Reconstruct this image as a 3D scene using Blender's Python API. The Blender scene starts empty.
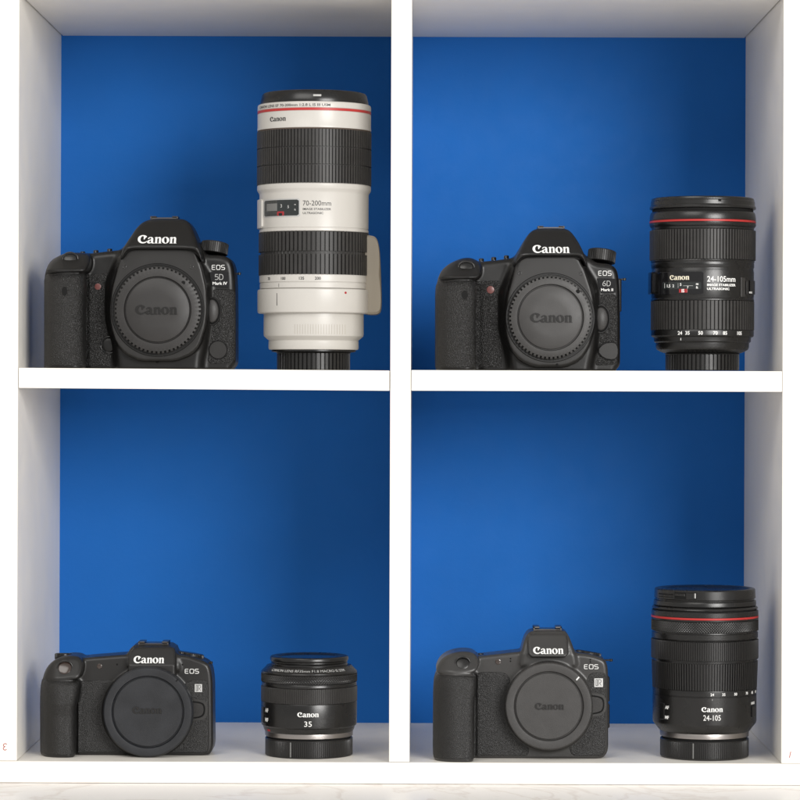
import bpy, math, random
import numpy as np
from mathutils import Vector
from mathutils.bvhtree import BVHTree

# ------------------------------------------------------------------ frame of reference
# lengths in mm while building, metres in the scene.  Front plane of the shelf is y = 0, the viewer is on -y.
P = 0.76          # mm per photo pixel on the front plane
D = 2420.0        # viewing distance
VX, VY = 421.0, 386.0
ROLL = 0.0033
DEPTH = 283.0     # depth of the shelf
C = bpy.context.scene.collection
random.seed(3)

def unroll(px, py):
    dx, dy = px - VX, py - VY
    return VX + dx + dy * ROLL, VY - dx * ROLL + dy

def W(px, py, Y, rolled=True):
    if rolled: px, py = unroll(px, py)
    s = P * (1 + Y / D)
    return ((px - VX) * s, Y, (VY - py) * s)

# ------------------------------------------------------------------ materials
MATS = {}
def mat(name, color, rough=0.5, spec=0.5, metal=0.0, coat=0.0, bump=None, var=0.0, varscale=40.0, rvar=0.0):
    """bump = list of (kind, scale, strength, distance)"""
    m = bpy.data.materials.new(name); m.use_nodes = True
    nt = m.node_tree; b = nt.nodes['Principled BSDF']
    b.inputs['Base Color'].default_value = (*color, 1)
    b.inputs['Roughness'].default_value = rough
    b.inputs['Specular IOR Level'].default_value = spec
    b.inputs['Metallic'].default_value = metal
    b.inputs['Coat Weight'].default_value = coat
    tc = nt.nodes.new('ShaderNodeTexCoord')
    if var > 0:
        n = nt.nodes.new('ShaderNodeTexNoise'); n.inputs['Scale'].default_value = varscale
        n.inputs['Detail'].default_value = 6
        nt.links.new(tc.outputs['Object'], n.inputs['Vector'])
        r = nt.nodes.new('ShaderNodeMapRange')
        r.inputs['From Min'].default_value = 0.3; r.inputs['From Max'].default_value = 0.7
        r.inputs['To Min'].default_value = 1 - var; r.inputs['To Max'].default_value = 1 + var
        nt.links.new(n.outputs['Fac'], r.inputs['Value'])
        mx = nt.nodes.new('ShaderNodeVectorMath'); mx.operation = 'SCALE'
        mx.inputs[0].default_value = color
        nt.links.new(r.outputs['Result'], mx.inputs['Scale'])
        nt.links.new(mx.outputs['Vector'], b.inputs['Base Color'])
    if rvar > 0:
        n = nt.nodes.new('ShaderNodeTexNoise'); n.inputs['Scale'].default_value = 60; n.inputs['Detail'].default_value = 5
        nt.links.new(tc.outputs['Object'], n.inputs['Vector'])
        r = nt.nodes.new('ShaderNodeMapRange')
        r.inputs['From Min'].default_value = 0.3; r.inputs['From Max'].default_value = 0.7
        r.inputs['To Min'].default_value = max(0.02, rough - rvar); r.inputs['To Max'].default_value = min(1, rough + rvar)
        nt.links.new(n.outputs['Fac'], r.inputs['Value'])
        nt.links.new(r.outputs['Result'], b.inputs['Roughness'])
    prev = None
    for kind, sc, st, dist in (bump or []):
        if kind == 'noise':
            n = nt.nodes.new('ShaderNodeTexNoise'); n.inputs['Scale'].default_value = sc; n.inputs['Detail'].default_value = 3
            nt.links.new(tc.outputs['Object'], n.inputs['Vector']); out = n.outputs['Fac']
        elif kind == 'voro':
            n = nt.nodes.new('ShaderNodeTexVoronoi'); n.inputs['Scale'].default_value = sc
            n.feature = 'SMOOTH_F1'
            nt.links.new(tc.outputs['Object'], n.inputs['Vector']); out = n.outputs['Distance']
        elif kind == 'knurl':     # diamond knurl in (turn, height) coordinates
            sp = nt.nodes.new('ShaderNodeSeparateXYZ'); nt.links.new(tc.outputs['UV'], sp.inputs[0])
            outs = []
            for sg in (1, -1):
                a = nt.nodes.new('ShaderNodeMath'); a.operation = 'MULTIPLY_ADD'
                a.inputs[1].default_value = sg; nt.links.new(sp.outputs[1], a.inputs[0]); nt.links.new(sp.outputs[0], a.inputs[2])
                s = nt.nodes.new('ShaderNodeMath'); s.operation = 'MULTIPLY'; s.inputs[1].default_value = sc
                nt.links.new(a.outputs[0], s.inputs[0])
                q = nt.nodes.new('ShaderNodeMath'); q.operation = 'SINE'; nt.links.new(s.outputs[0], q.inputs[0])
                outs.append(q)
            mm = nt.nodes.new('ShaderNodeMath'); mm.operation = 'MINIMUM'
            nt.links.new(outs[0].outputs[0], mm.inputs[0]); nt.links.new(outs[1].outputs[0], mm.inputs[1]); out = mm.outputs[0]
        bp = nt.nodes.new('ShaderNodeBump'); bp.inputs['Strength'].default_value = st; bp.inputs['Distance'].default_value = dist
        nt.links.new(out, bp.inputs['Height'])
        if prev: nt.links.new(prev.outputs['Normal'], bp.inputs['Normal'])
        prev = bp
    if prev: nt.links.new(prev.outputs['Normal'], b.inputs['Normal'])
    MATS[name] = m
    return m

fine = [('noise', 2600, 0.22, 0.0002)]
mat('magnesium black', (0.006, 0.00578, 0.00562), 0.34, 0.42, bump=fine, rvar=0.05)
mat('lit housing black', (0.019, 0.0182, 0.0176), 0.38, 0.42, bump=fine, rvar=0.05)  # magnesium black lightened, light on the front-facing bell put into the colour
mat('magnesium charcoal', (0.01275, 0.01222, 0.01185), 0.34, 0.45, bump=fine, rvar=0.05)
mat('magnesium grey', (0.032, 0.031, 0.030), 0.32, 0.5, bump=fine, rvar=0.05)
mat('coarse leatherette', (0.0075, 0.0072, 0.00697), 0.34, 0.5, bump=[('voro', 1750, 1.0, 0.0008), ('noise', 3500, 0.3, 0.0003)])
mat('fine leatherette', (0.0075, 0.00728, 0.00712), 0.36, 0.5, bump=[('voro', 2300, 1.0, 0.0004), ('noise', 4000, 0.3, 0.0002)])
mat('cap plastic', (0.024, 0.0225, 0.0218), 0.42, 0.45, bump=[('noise', 2300, 0.45, 0.0002)], var=0.12, varscale=90, rvar=0.05)
mat('blue grey cap plastic', (0.0155, 0.0168, 0.020), 0.42, 0.45, bump=[('noise', 2300, 0.4, 0.0002)], var=0.22, varscale=60, rvar=0.05)
mat('charcoal cap plastic', (0.040, 0.0385, 0.0375), 0.42, 0.45, bump=[('noise', 2300, 0.45, 0.0002)], var=0.12, varscale=90, rvar=0.05)
mat('shaded cap lettering', (0.012, 0.0115, 0.011), 0.24, 0.5)  # glossier than the caps, and darkened to paint in the relief shading
mat('satin black', (0.008, 0.0077, 0.0075), 0.26, 0.5, bump=[('noise', 2600, 0.1, 0.0002)], rvar=0.05)
mat('barrel black', (0.00562, 0.0054, 0.00525), 0.27, 0.55, bump=[('noise', 2400, 0.2, 0.0002)], rvar=0.04)
mat('gloss black', (0.008, 0.008, 0.009), 0.12, 0.5)
mat('matte black', (0.008, 0.008, 0.008), 0.8, 0.2)
mat('grip rubber', (0.030, 0.0287, 0.0275), 0.42, 0.4, bump=[('noise', 2200, 0.25, 0.0002)], var=0.12, varscale=120)
mat('dark rubber', (0.013, 0.0125, 0.0122), 0.38, 0.45, bump=[('noise', 2200, 0.2, 0.0002)], var=0.1, varscale=120)
mat('knurled black', (0.012, 0.0117, 0.0115), 0.28, 0.55)
mat('rear cap plastic', (0.012, 0.0117, 0.0115), 0.31, 0.5, bump=[('noise', 2000, 0.2, 0.0002)])
mat('white lens enamel', (0.53, 0.51, 0.475), 0.32, 0.45, bump=[('noise', 1800, 0.08, 0.0002)], var=0.015)
mat('shaded lens enamel', (0.36, 0.32, 0.26), 0.45, 0.4, bump=[('noise', 1800, 0.08, 0.0002)])  # white enamel darkened, shade on the tripod foot put into the colour
mat('red line', (0.42, 0.028, 0.026), 0.4, 0.4)
mat('red window mark', (0.33, 0.02, 0.025), 0.3, 0.5)
mat('red mark', (0.36, 0.02, 0.025), 0.5, 0.3)
mat('white print', (0.82, 0.82, 0.80), 0.5, 0.3)
mat('grey print', (0.42, 0.42, 0.41), 0.4, 0.5)
mat('cream print', (0.80, 0.74, 0.58), 0.5, 0.3)
mat('black print', (0.03, 0.03, 0.03), 0.5, 0.3)
mat('badge plate silver', (0.62, 0.62, 0.61), 0.35, 0.5, metal=0.3)
mat('brushed steel', (0.36, 0.335, 0.32), 0.33, 0.5, metal=1.0, bump=[('noise', 900, 0.06, 0.0002)])
mat('shoe metal', (0.16, 0.15, 0.145), 0.30, 0.5, metal=1.0)
mat('bright metal', (0.7, 0.7, 0.7), 0.25, 0.5, metal=1.0)
mat('bronze lamp', (0.035, 0.022, 0.017), 0.16, 0.8, metal=0.0)
mat('red lamp window', (0.16, 0.05, 0.045), 0.3, 0.5)
mat('window glass', (0.012, 0.016, 0.016), 0.08, 0.6, coat=0.5)
mat('window grey', (0.17, 0.17, 0.165), 0.25, 0.5)
mat('white laminate', (0.915, 0.88, 0.815), 0.40, 0.3, bump=[('noise', 420, 0.05, 0.0003)], var=0.02, varscale=14, rvar=0.06)
mat('dark seam brown', (0.10, 0.075, 0.06), 0.8, 0.2)  # dark brown for the seam below the white front barrel
mat('blue painted back', (0.013, 0.145, 0.52), 0.60, 0.15, bump=[('noise', 260, 0.16, 0.0006), ('noise', 1500, .2, .0002)], var=0.05, varscale=9, rvar=.06)

def marble():
    m = bpy.data.materials.new('white marble'); m.use_nodes = True; nt = m.node_tree; b = nt.nodes['Principled BSDF']
    tc = nt.nodes.new('ShaderNodeTexCoord'); n = nt.nodes.new('ShaderNodeTexNoise')
    n.inputs['Scale'].default_value = 5; n.inputs['Detail'].default_value = 8; n.inputs['Distortion'].default_value = 2.5
    nt.links.new(tc.outputs['Object'], n.inputs['Vector'])
    r = nt.nodes.new('ShaderNodeValToRGB')
    e = r.color_ramp.elements
    e[0].position = 0.40; e[0].color = (0.90, 0.875, 0.86, 1)
    e[1].position = 0.60; e[1].color = (0.90, 0.875, 0.86, 1)
    v = e.new(0.50); v.color = (0.78, 0.73, 0.70, 1)
    w = e.new(0.475); w.color = (0.895, 0.87, 0.85, 1)
    w = e.new(0.53); w.color = (0.895, 0.87, 0.85, 1)
    nt.links.new(n.outputs['Fac'], r.inputs['Fac']); nt.links.new(r.outputs['Color'], b.inputs['Base Color'])
    b.inputs['Roughness'].default_value = 0.35
    MATS['white marble'] = m
marble()

# ------------------------------------------------------------------ object helpers
def thing(name, label, cat, base, group=None, kind=None):
    o = bpy.data.objects.new(name, None); C.objects.link(o)
    o.location = [c * 0.001 for c in base]; o.empty_display_size = 0.02
    if label: o['label'] = label
    if cat: o['category'] = cat
    if group: o['group'] = group
    if kind: o['kind'] = kind
    o['base'] = [float(c) for c in base]
    return o

def build(name, verts, faces, m, parent=None, smooth=True, sharp=32, uv=None, label=None):
    """verts in world mm; the object hangs under parent without an offset of its own"""
    v = np.asarray(verts, dtype=np.float64).reshape(-1, 3)
    base = np.zeros(3)
    if parent is not None: base = np.array(list(parent['base']))
    v = (v - base) * 0.001
    me = bpy.data.meshes.new(name)
    if isinstance(faces, np.ndarray) and faces.ndim == 2:
        n, k = faces.shape
        me.vertices.add(len(v)); me.vertices.foreach_set('co', v.astype(np.float32).ravel())
        me.loops.add(n * k); me.loops.foreach_set('vertex_index', faces.astype(np.int32).ravel())
        me.polygons.add(n); me.polygons.foreach_set('loop_start', np.arange(0, n * k, k, dtype=np.int32))
        me.update(calc_edges=True)
    else:
        me.from_pydata(v.tolist(), [], [list(f) for f in faces]); me.update()
    me.validate()
    if smooth:
        me.shade_smooth()
        if sharp: me.set_sharp_from_angle(angle=math.radians(sharp))
    if uv is not None:
        l = me.uv_layers.new(name='turn')
        idx = np.empty(len(me.loops), dtype=np.int32); me.loops.foreach_get('vertex_index', idx)
        l.data.foreach_set('uv', np.asarray(uv, dtype=np.float32)[idx].ravel())
    me.materials.append(MATS[m])
    o = bpy.data.objects.new(name, me); C.objects.link(o)
    if parent is not None: o.parent = parent
    o['base'] = [float(c) for c in base]
    if label: o['label'] = label
    return o

def box_mesh(x0, x1, y0, y1, z0, z1, bev=0.4):
    """box with chamfered edges"""
    b = min(bev, (x1-x0)/3, (y1-y0)/3, (z1-z0)/3)
    V = []; idx = {}
    for sx in (0, 1):
        for sy in (0, 1):
            for sz in (0, 1):
                X = (x0, x1)[sx]; Y = (y0, y1)[sy]; Z = (z0, z1)[sz]
                ix = X + (b if sx == 0 else -b); iy = Y + (b if sy == 0 else -b); iz = Z + (b if sz == 0 else -b)
                for ax, p in enumerate(((X, iy, iz), (ix, Y, iz), (ix, iy, Z))):
                    idx[(sx, sy, sz, ax)] = len(V); V.append(p)
    F = []
    for ax in range(3):
        o1, o2 = [a for a in range(3) if a != ax]
        for s in (0, 1):
            q = []
            for a, c in ((0, 0), (1, 0), (1, 1), (0, 1)):
                k = [0, 0, 0]; k[ax] = s; k[o1] = a; k[o2] = c
                q.append(idx[(*k, ax)])
            F.append(q)
    for ax in range(3):       # edges along ax
        o1, o2 = [a for a in range(3) if a != ax]
        for a in (0, 1):
            for c in (0, 1):
                k0 = [0, 0, 0]; k0[o1] = a; k0[o2] = c; k1 = list(k0); k1[ax] = 1
                F.append([idx[(*k0, o1)], idx[(*k1, o1)], idx[(*k1, o2)], idx[(*k0, o2)]])
    for sx in (0, 1):
        for sy in (0, 1):
            for sz in (0, 1):
                F.append([idx[(sx, sy, sz, a)] for a in range(3)])
    # orient outwards
    c = np.array([(x0+x1)/2, (y0+y1)/2, (z0+z1)/2]); A = np.array(V); G = []
    for f in F:
        n = np.cross(A[f[1]] - A[f[0]], A[f[2]] - A[f[0]])
        G.append(f if np.dot(n, A[f].mean(0) - c) > 0 else f[::-1])
    return V, G

def join(*ms):
    V = []; F = []
    for v, f in ms:
        o = len(V); V += [tuple(p) for p in v]; F += [[i + o for i in q] for q in f]
    return V, F

def revolve(rows, thetas, c, axis='z', close=True, caps=True):
    """rows: list of (h, r) with r scalar or array over thetas. axis z: height; axis y: depth (front = small y)"""
    n = len(thetas); th = np.asarray(thetas); V = []; UV = []
    for h, r in rows:
        r = np.broadcast_to(np.asarray(r, float), (n,))
        if axis == 'z':
            V.append(np.stack([c[0] + r*np.sin(th), c[1] - r*np.cos(th), np.full(n, h)], 1))
        else:
            V.append(np.stack([c[0] + r*np.cos(th), np.full(n, h), c[2] + r*np.sin(th)], 1))
        UV.append(np.stack([th * float(r.mean()), np.full(n, h)], 1))
    V = np.concatenate(V); UV = np.concatenate(UV); F = []
    for i in range(len(rows) - 1):
        for j in range(n):
            k = (j + 1) % n
            F.append([i*n + j, i*n + k, (i+1)*n + k, (i+1)*n + j])
    if caps:
        F.append(list(range(n))[::-1]); F.append([(len(rows)-1)*n + j for j in range(n)])
    if axis == 'z' and rows[-1][0] < rows[0][0] or axis == 'y' and rows[-1][0] > rows[0][0] :
        F = [f[::-1] for f in F]
    if axis == 'y': pass
    return V, F, UV

def circ(n=160): return np.arange(n) * 2 * math.pi / n - math.pi

def teeth(n, duty=0.62, slope=0.08, per=None):
    """angles and 0/1 height for n ribs"""
    fr = [0, duty, duty + slope, 1 - slope]
    hh = [1, 1, 0, 0]
    if duty > 0.3: fr = [0, duty/2, duty, duty + slope, 1 - slope]; hh = [1, 1, 1, 0, 0]
    th = []; h = []
    for i in range(n):
        for f, a in zip(fr, hh):
            th.append((i + f) * 2*math.pi/n - math.pi); h.append(a)
    return np.array(th), np.array(h, float)

# curves -> flat filled glyph meshes in mm (x right, y up, z thickness)
def curve_mesh(polys=None, text=None, size=1.0, bold=0.0, align='CENTER'):
    if text is not None:
        cu = bpy.data.curves.new('glyphs', 'FONT'); cu.body = text; cu.size = size
        cu.align_x = align; cu.offset = bold; cu.resolution_u = 3
    else:
        cu = bpy.data.curves.new('outline', 'CURVE'); cu.dimensions = '2D'; cu.fill_mode = 'BOTH'
        for p in polys:
            s = cu.splines.new('POLY'); s.points.add(len(p) - 1)
            for i, q in enumerate(p): s.points[i].co = (q[0], q[1], 0, 1)
            s.use_cyclic_u = True
    cu.extrude = 0.5
    o = bpy.data.objects.new('tmp', cu); C.objects.link(o)
    dg = bpy.context.evaluated_depsgraph_get(); me = o.evaluated_get(dg).to_mesh()
    V = [tuple(v.co) for v in me.vertices]; F = [tuple(p.vertices) for p in me.polygons]
    o.evaluated_get(dg).to_mesh_clear(); bpy.data.objects.remove(o); bpy.data.curves.remove(cu)
    return V, F

def smooth_poly(p, it=2, cap=None):
    """corner cutting; cap limits how far along an edge a corner is cut"""
    p = [tuple(q) for q in p]
    for k in range(it):
        r = []
        for i in range(len(p)):
            a, b = p[i], p[(i+1) % len(p)]; L = math.hypot(b[0]-a[0], b[1]-a[1]) or 1e-9
            f = 0.25 if cap is None else min(0.25, cap*(0.5**k)/L)
            r.append((a[0]*(1-f) + b[0]*f, a[1]*(1-f) + b[1]*f)); r.append((a[0]*f + b[0]*(1-f), a[1]*f + b[1]*(1-f)))
        p = r
    return p

def ribbon(pts, w, closed=False):
    """outline(s) of a pen stroke of width w"""
    n = len(pts); Lf = []; Rt = []
    for i in range(n):
        a = pts[(i-1) % n] if (closed or i > 0) else pts[i]; b = pts[(i+1) % n] if (closed or i < n-1) else pts[i]; c = pts[i]
        def un(p, q):
            dx, dy = q[0]-p[0], q[1]-p[1]; l = math.hypot(dx, dy)
            return (dx/l, dy/l) if l > 0 else None
        u, v = un(a, c), un(c, b)
        u = u or v; v = v or u
        n1 = (-u[1], u[0]); n2 = (-v[1], v[0]); m = (n1[0]+n2[0], n1[1]+n2[1]); d = m[0]*n1[0]+m[1]*n1[1]
        s = w/2/max(d, .35); Lf.append((c[0]+m[0]*s, c[1]+m[1]*s)); Rt.append((c[0]-m[0]*s, c[1]-m[1]*s))
    return [Lf, Rt] if closed else [Lf + Rt[::-1]]

def ellipse(cx, cy, rx, ry, n=28, rot=0.0):
    o = []
    for i in range(n):
        a = 2*math.pi*i/n; x = rx*math.cos(a); y = ry*math.sin(a)
        o.append((cx + x*math.cos(rot) - y*math.sin(rot), cy + x*math.sin(rot) + y*math.cos(rot)))
    return o

def wordmark():
    """the five letters of the brand lettering; returns polygons, width 271, cap height 60"""
    out = []
    Cc = [(66,15),(63,9),(54,2),(40,-1),(26,0),(12,7),(3,18),(0,30),(3,43),(12,53),(26,59),(40,60),(52,57),(60,52),(64,47),(58,43),(52,37),(47,27),(43,27),(41,36),(42,44),(40,50),(34,53),(27,50),(21,41),(19,30),(21,19),(28,11),(39,8),(52,10),(60,14),(64,17)]
    out.append(smooth_poly(Cc, 1))
    def sh(p, dx): return [(x + dx, y) for x, y in p]
    a_out = [(3,33),(8,41),(18,46),(29,46),(38,42),(42,34),(42,8),(46,3),(53,4),(53,1),(46,-1),(36,-1),(30,4),(21,-1),(10,-1),(2,4),(0,11),(3,19),(12,24),(27,28),(27,36),(23,41),(18,40),(14,34),(8,31)]
    a_in = [(27,23),(19,19),(15,12),(18,6),(24,6),(27,9)]
    out.append(sh(smooth_poly(a_out, 1), 66)); out.append(sh(smooth_poly(a_in, 1), 66))
    n_ = [(0,43),(17,47),(18,40),(24,45),(32,47),(40,44),(44,36),(44,3),(49,2),(49,0),(26,0),(26,2),(30,4),(30,34),(27,39),(22,38),(18,33),(18,4),(22,2),(22,0),(0,0),(0,2),(4,4),(4,38),(0,40)]
    out.append(sh(n_, 118))
    out.append(sh(ellipse(25, 23, 26, 24.5, 30), 168)); out.append(sh(ellipse(25, 23, 9.5, 20.5, 24, 0.16), 168))
    out.append(sh(n_, 222))
    return out
LOGO = curve_mesh(polys=wordmark())
def pen_text(strokes, w):
    out = []
    for dx, pts, closed in strokes: out += ribbon([(x+dx, y) for x, y in pts], w, closed)
    return curve_mesh(polys=out)
_E = [(.72,1),(.16,1),(.04,.95),(0,.84),(0,.16),(.04,.05),(.16,0),(.72,0)]
_O = [(.18,0),(.66,0),(.78,.05),(.84,.18),(.84,.82),(.78,.95),(.66,1),(.18,1),(.06,.95),(0,.82),(0,.18),(.06,.05)]
_S = [(.76,1),(.18,1),(.05,.95),(0,.84),(0,.66),(.06,.56),(.18,.51),(.62,.49),(.74,.43),(.80,.33),(.80,.16),(.74,.05),(.60,0),(0,0)]
_5 = [(.62,1),(.1,1),(.06,.56),(.30,.60),(.52,.56),(.66,.42),(.66,.22),(.54,.06),(.32,0),(.02,.02)]
_6 = [(.56,1),(.30,.88),(.08,.55),(.02,.28),(.12,.06),(.34,0),(.56,.06),(.66,.24),(.60,.44),(.40,.54),(.22,.50)]
_D = [(0,0),(.34,0),(.56,.08),(.68,.28),(.70,.5),(.68,.72),(.56,.92),(.34,1),(0,1)]
SERIES = pen_text([(0,_E,0),(0,[(.075,.52),(.66,.52)],0),(1.08,_O,1),(2.24,_S,0)], .135)
NUM = {'5D': pen_text([(0,_5,0),(.92,_D,1)], .12), '6D': pen_text([(0,_6,0),(.92,_D,1)], .12)}
RMARK = pen_text([(0,[(.06,0),(.30,0),(.30,1),(.06,1)],1),(0,[(.46,0),(.46,1),(.74,1),(.88,.9),(.90,.62),(.80,.5),(.64,.44),(.92,0)],0)], .075)

def flat_glyph(mesh, x0, x1, ymid=None, height=None, y0=None, rot=0.0):
    """fit mesh to width x0..x1 (mm), vertical centre ymid -> list of (x,z,t)"""
    A = np.array(mesh[0]); mn = A.min(0); mx = A.max(0)
    s = (x1 - x0) / (mx[0] - mn[0]); sy = s if height is None else height / (mx[1] - mn[1])
    X = x0 + (A[:, 0] - mn[0]) * s; Z = ymid + (A[:, 1] - (mn[1] + mx[1]) / 2) * sy
    if rot:
        cx = (x0 + x1)/2; c, sn = math.cos(rot), math.sin(rot)
        X, Z = cx + (X-cx)*c - (Z-ymid)*sn, ymid + (X-cx)*sn + (Z-ymid)*c
    return X, Z, A[:, 2]

TEXT = {}
def tmesh(s, bold=0.0):
    if (s, bold) not in TEXT: TEXT[(s, bold)] = curve_mesh(text=s, bold=bold)
    return TEXT[(s, bold)]

# ------------------------------------------------------------------ the sdf modeller for camera bodies
def poly_sdf(poly, X, Z):
    d = np.full(X.shape, 1e18); s = np.ones(X.shape); n = len(poly)
    for i in range(n):
        ax, az = poly[i]; bx, bz = poly[i-1]
        ex, ez = bx - ax, bz - az; wx, wz = X - ax, Z - az
        t = np.clip((wx*ex + wz*ez) / (ex*ex + ez*ez + 1e-12), 0, 1)
        dx, dz = wx - ex*t, wz - ez*t
        d = np.minimum(d, dx*dx + dz*dz)
        c1 = Z >= az; c2 = Z < bz; c3 = ex*wz > ez*wx
        flip = (c1 & c2 & c3) | (~c1 & ~c2 & ~c3)
        s = np.where(flip, -s, s)
    return (s * np.sqrt(d)).astype(np.float32)

class Field:
    def __init__(self, lo, hi, res):
        self.res = res; self.lo = np.array(lo, float)
        n = [int(math.ceil((hi[i]-lo[i])/res)) + 1 for i in range(3)]
        self.x = (lo[0] + np.arange(n[0])*res).astype(np.float32)
        self.y = (lo[1] + np.arange(n[1])*res).astype(np.float32)
        self.z = (lo[2] + np.arange(n[2])*res).astype(np.float32)
        self.X2, self.Z2 = np.meshgrid(self.x, self.z, indexing='ij')
        self.Y3 = self.y[None, :, None]
    def ext(self, d2, y0, y1, r, g=None):
        """rounded extrusion of a 2-D distance between depths y0 and y1; g shifts the front with x and z"""
        a = (d2 + r)[:, None, :]
        yy = self.Y3
        f0 = y0 if g is None else (y0 + g)[:, None, :]
        b = np.maximum(f0 - yy, yy - y1) + r
        return (np.minimum(np.maximum(a, b), 0) + np.sqrt(np.maximum(a, 0)**2 + np.maximum(b, 0)**2) - r).astype(np.float32)
    def poly(self, pts, Y, conv, it=2):
        p = [W(*conv(a, b), Y) for a, b in pts]
        p = [(q[0], q[2]) for q in p]
        if it: p = smooth_poly(p, it, 2.6)
        return poly_sdf(p, self.X2, self.Z2)
    def mesh(self, V):
        V = V.copy(); V[0] = V[-1] = 1; V[:, 0] = V[:, -1] = 1; V[:, :, 0] = V[:, :, -1] = 1
        ins = V < 0; nx, ny, nz = V.shape
        S = np.zeros((nx-1, ny-1, nz-1, 3), np.float32); N = np.zeros((nx-1, ny-1, nz-1), np.float32)
        for ax in range(3):
            sl0 = [slice(None)]*3; sl1 = [slice(None)]*3; sl0[ax] = slice(0, -1); sl1[ax] = slice(1, None)
            a = V[tuple(sl0)]; b = V[tuple(sl1)]
            cr = ins[tuple(sl0)] != ins[tuple(sl1)]
            I = np.argwhere(cr); t = a[cr] / (a[cr] - b[cr])
            pos = I.astype(np.float32); pos[:, ax] += t
            o = [k for k in range(3) if k != ax]
            for d0 in (0, 1):
                for d1 in (0, 1):
                    J = I.copy(); J[:, o[0]] -= d0; J[:, o[1]] -= d1
                    ok = (J[:, 0] >= 0) & (J[:, 1] >= 0) & (J[:, 2] >= 0) & (J[:, 0] < nx-1) & (J[:, 1] < ny-1) & (J[:, 2] < nz-1)
                    J = J[ok]; q = pos[ok]
                    np.add.at(S, (J[:, 0], J[:, 1], J[:, 2]), q); np.add.at(N, (J[:, 0], J[:, 1], J[:, 2]), 1)
        act = N > 0; idx = np.full(N.shape, -1, np.int64); idx[act] = np.arange(act.sum())
        vert = S[act] / N[act][:, None]
        F = []
        for ax in range(3):
            sl0 = [slice(None)]*3; sl1 = [slice(None)]*3; sl0[ax] = slice(0, -1); sl1[ax] = slice(1, None)
            a = ins[tuple(sl0)]; b = ins[tuple(sl1)]
            I = np.argwhere(a != b); fl = a[a != b]
            o = [k for k in range(3) if k != ax]
            q = []
            for d0, d1 in ((0, 0), (1, 0), (1, 1), (0, 1)):
                J = I.copy(); J[:, o[0]] -= d0; J[:, o[1]] -= d1
                q.append(idx[J[:, 0], J[:, 1], J[:, 2]])
            q = np.stack(q, 1)
            if ax == 1: fl = ~fl
            q[~fl] = q[~fl][:, ::-1]
            F.append(q)
        F = np.concatenate(F)
        # two Newton steps on to the surface
        for _ in range(2):
            def samp(p):
                p = np.clip(p, 0, np.array(V.shape) - 1.001); i = p.astype(int); f = p - i
                r = 0
                for a in (0, 1):
                    for b in (0, 1):
                        for c in (0, 1):
                            w = (f[:, 0] if a else 1-f[:, 0]) * (f[:, 1] if b else 1-f[:, 1]) * (f[:, 2] if c else 1-f[:, 2])
                            r = r + w * V[i[:, 0]+a, i[:, 1]+b, i[:, 2]+c]
                return r
            d = samp(vert); g = np.stack([samp(vert + e) - samp(vert - e) for e in np.eye(3)*0.5], 1)
            gn = (g**2).sum(1) + 1e-3
            st = np.clip(d / gn, -0.4, 0.4)[:, None] * g
            vert = vert - st * 0.7
        return vert * self.res + self.lo, F

def smin(a, b, k):
    if k <= 0: return np.minimum(a, b)
    h = np.maximum(k - np.abs(a - b), 0) / k
    return np.minimum(a, b) - h*h*k*0.25
def smax(a, b, k): return -smin(-a, -b, k)

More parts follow.
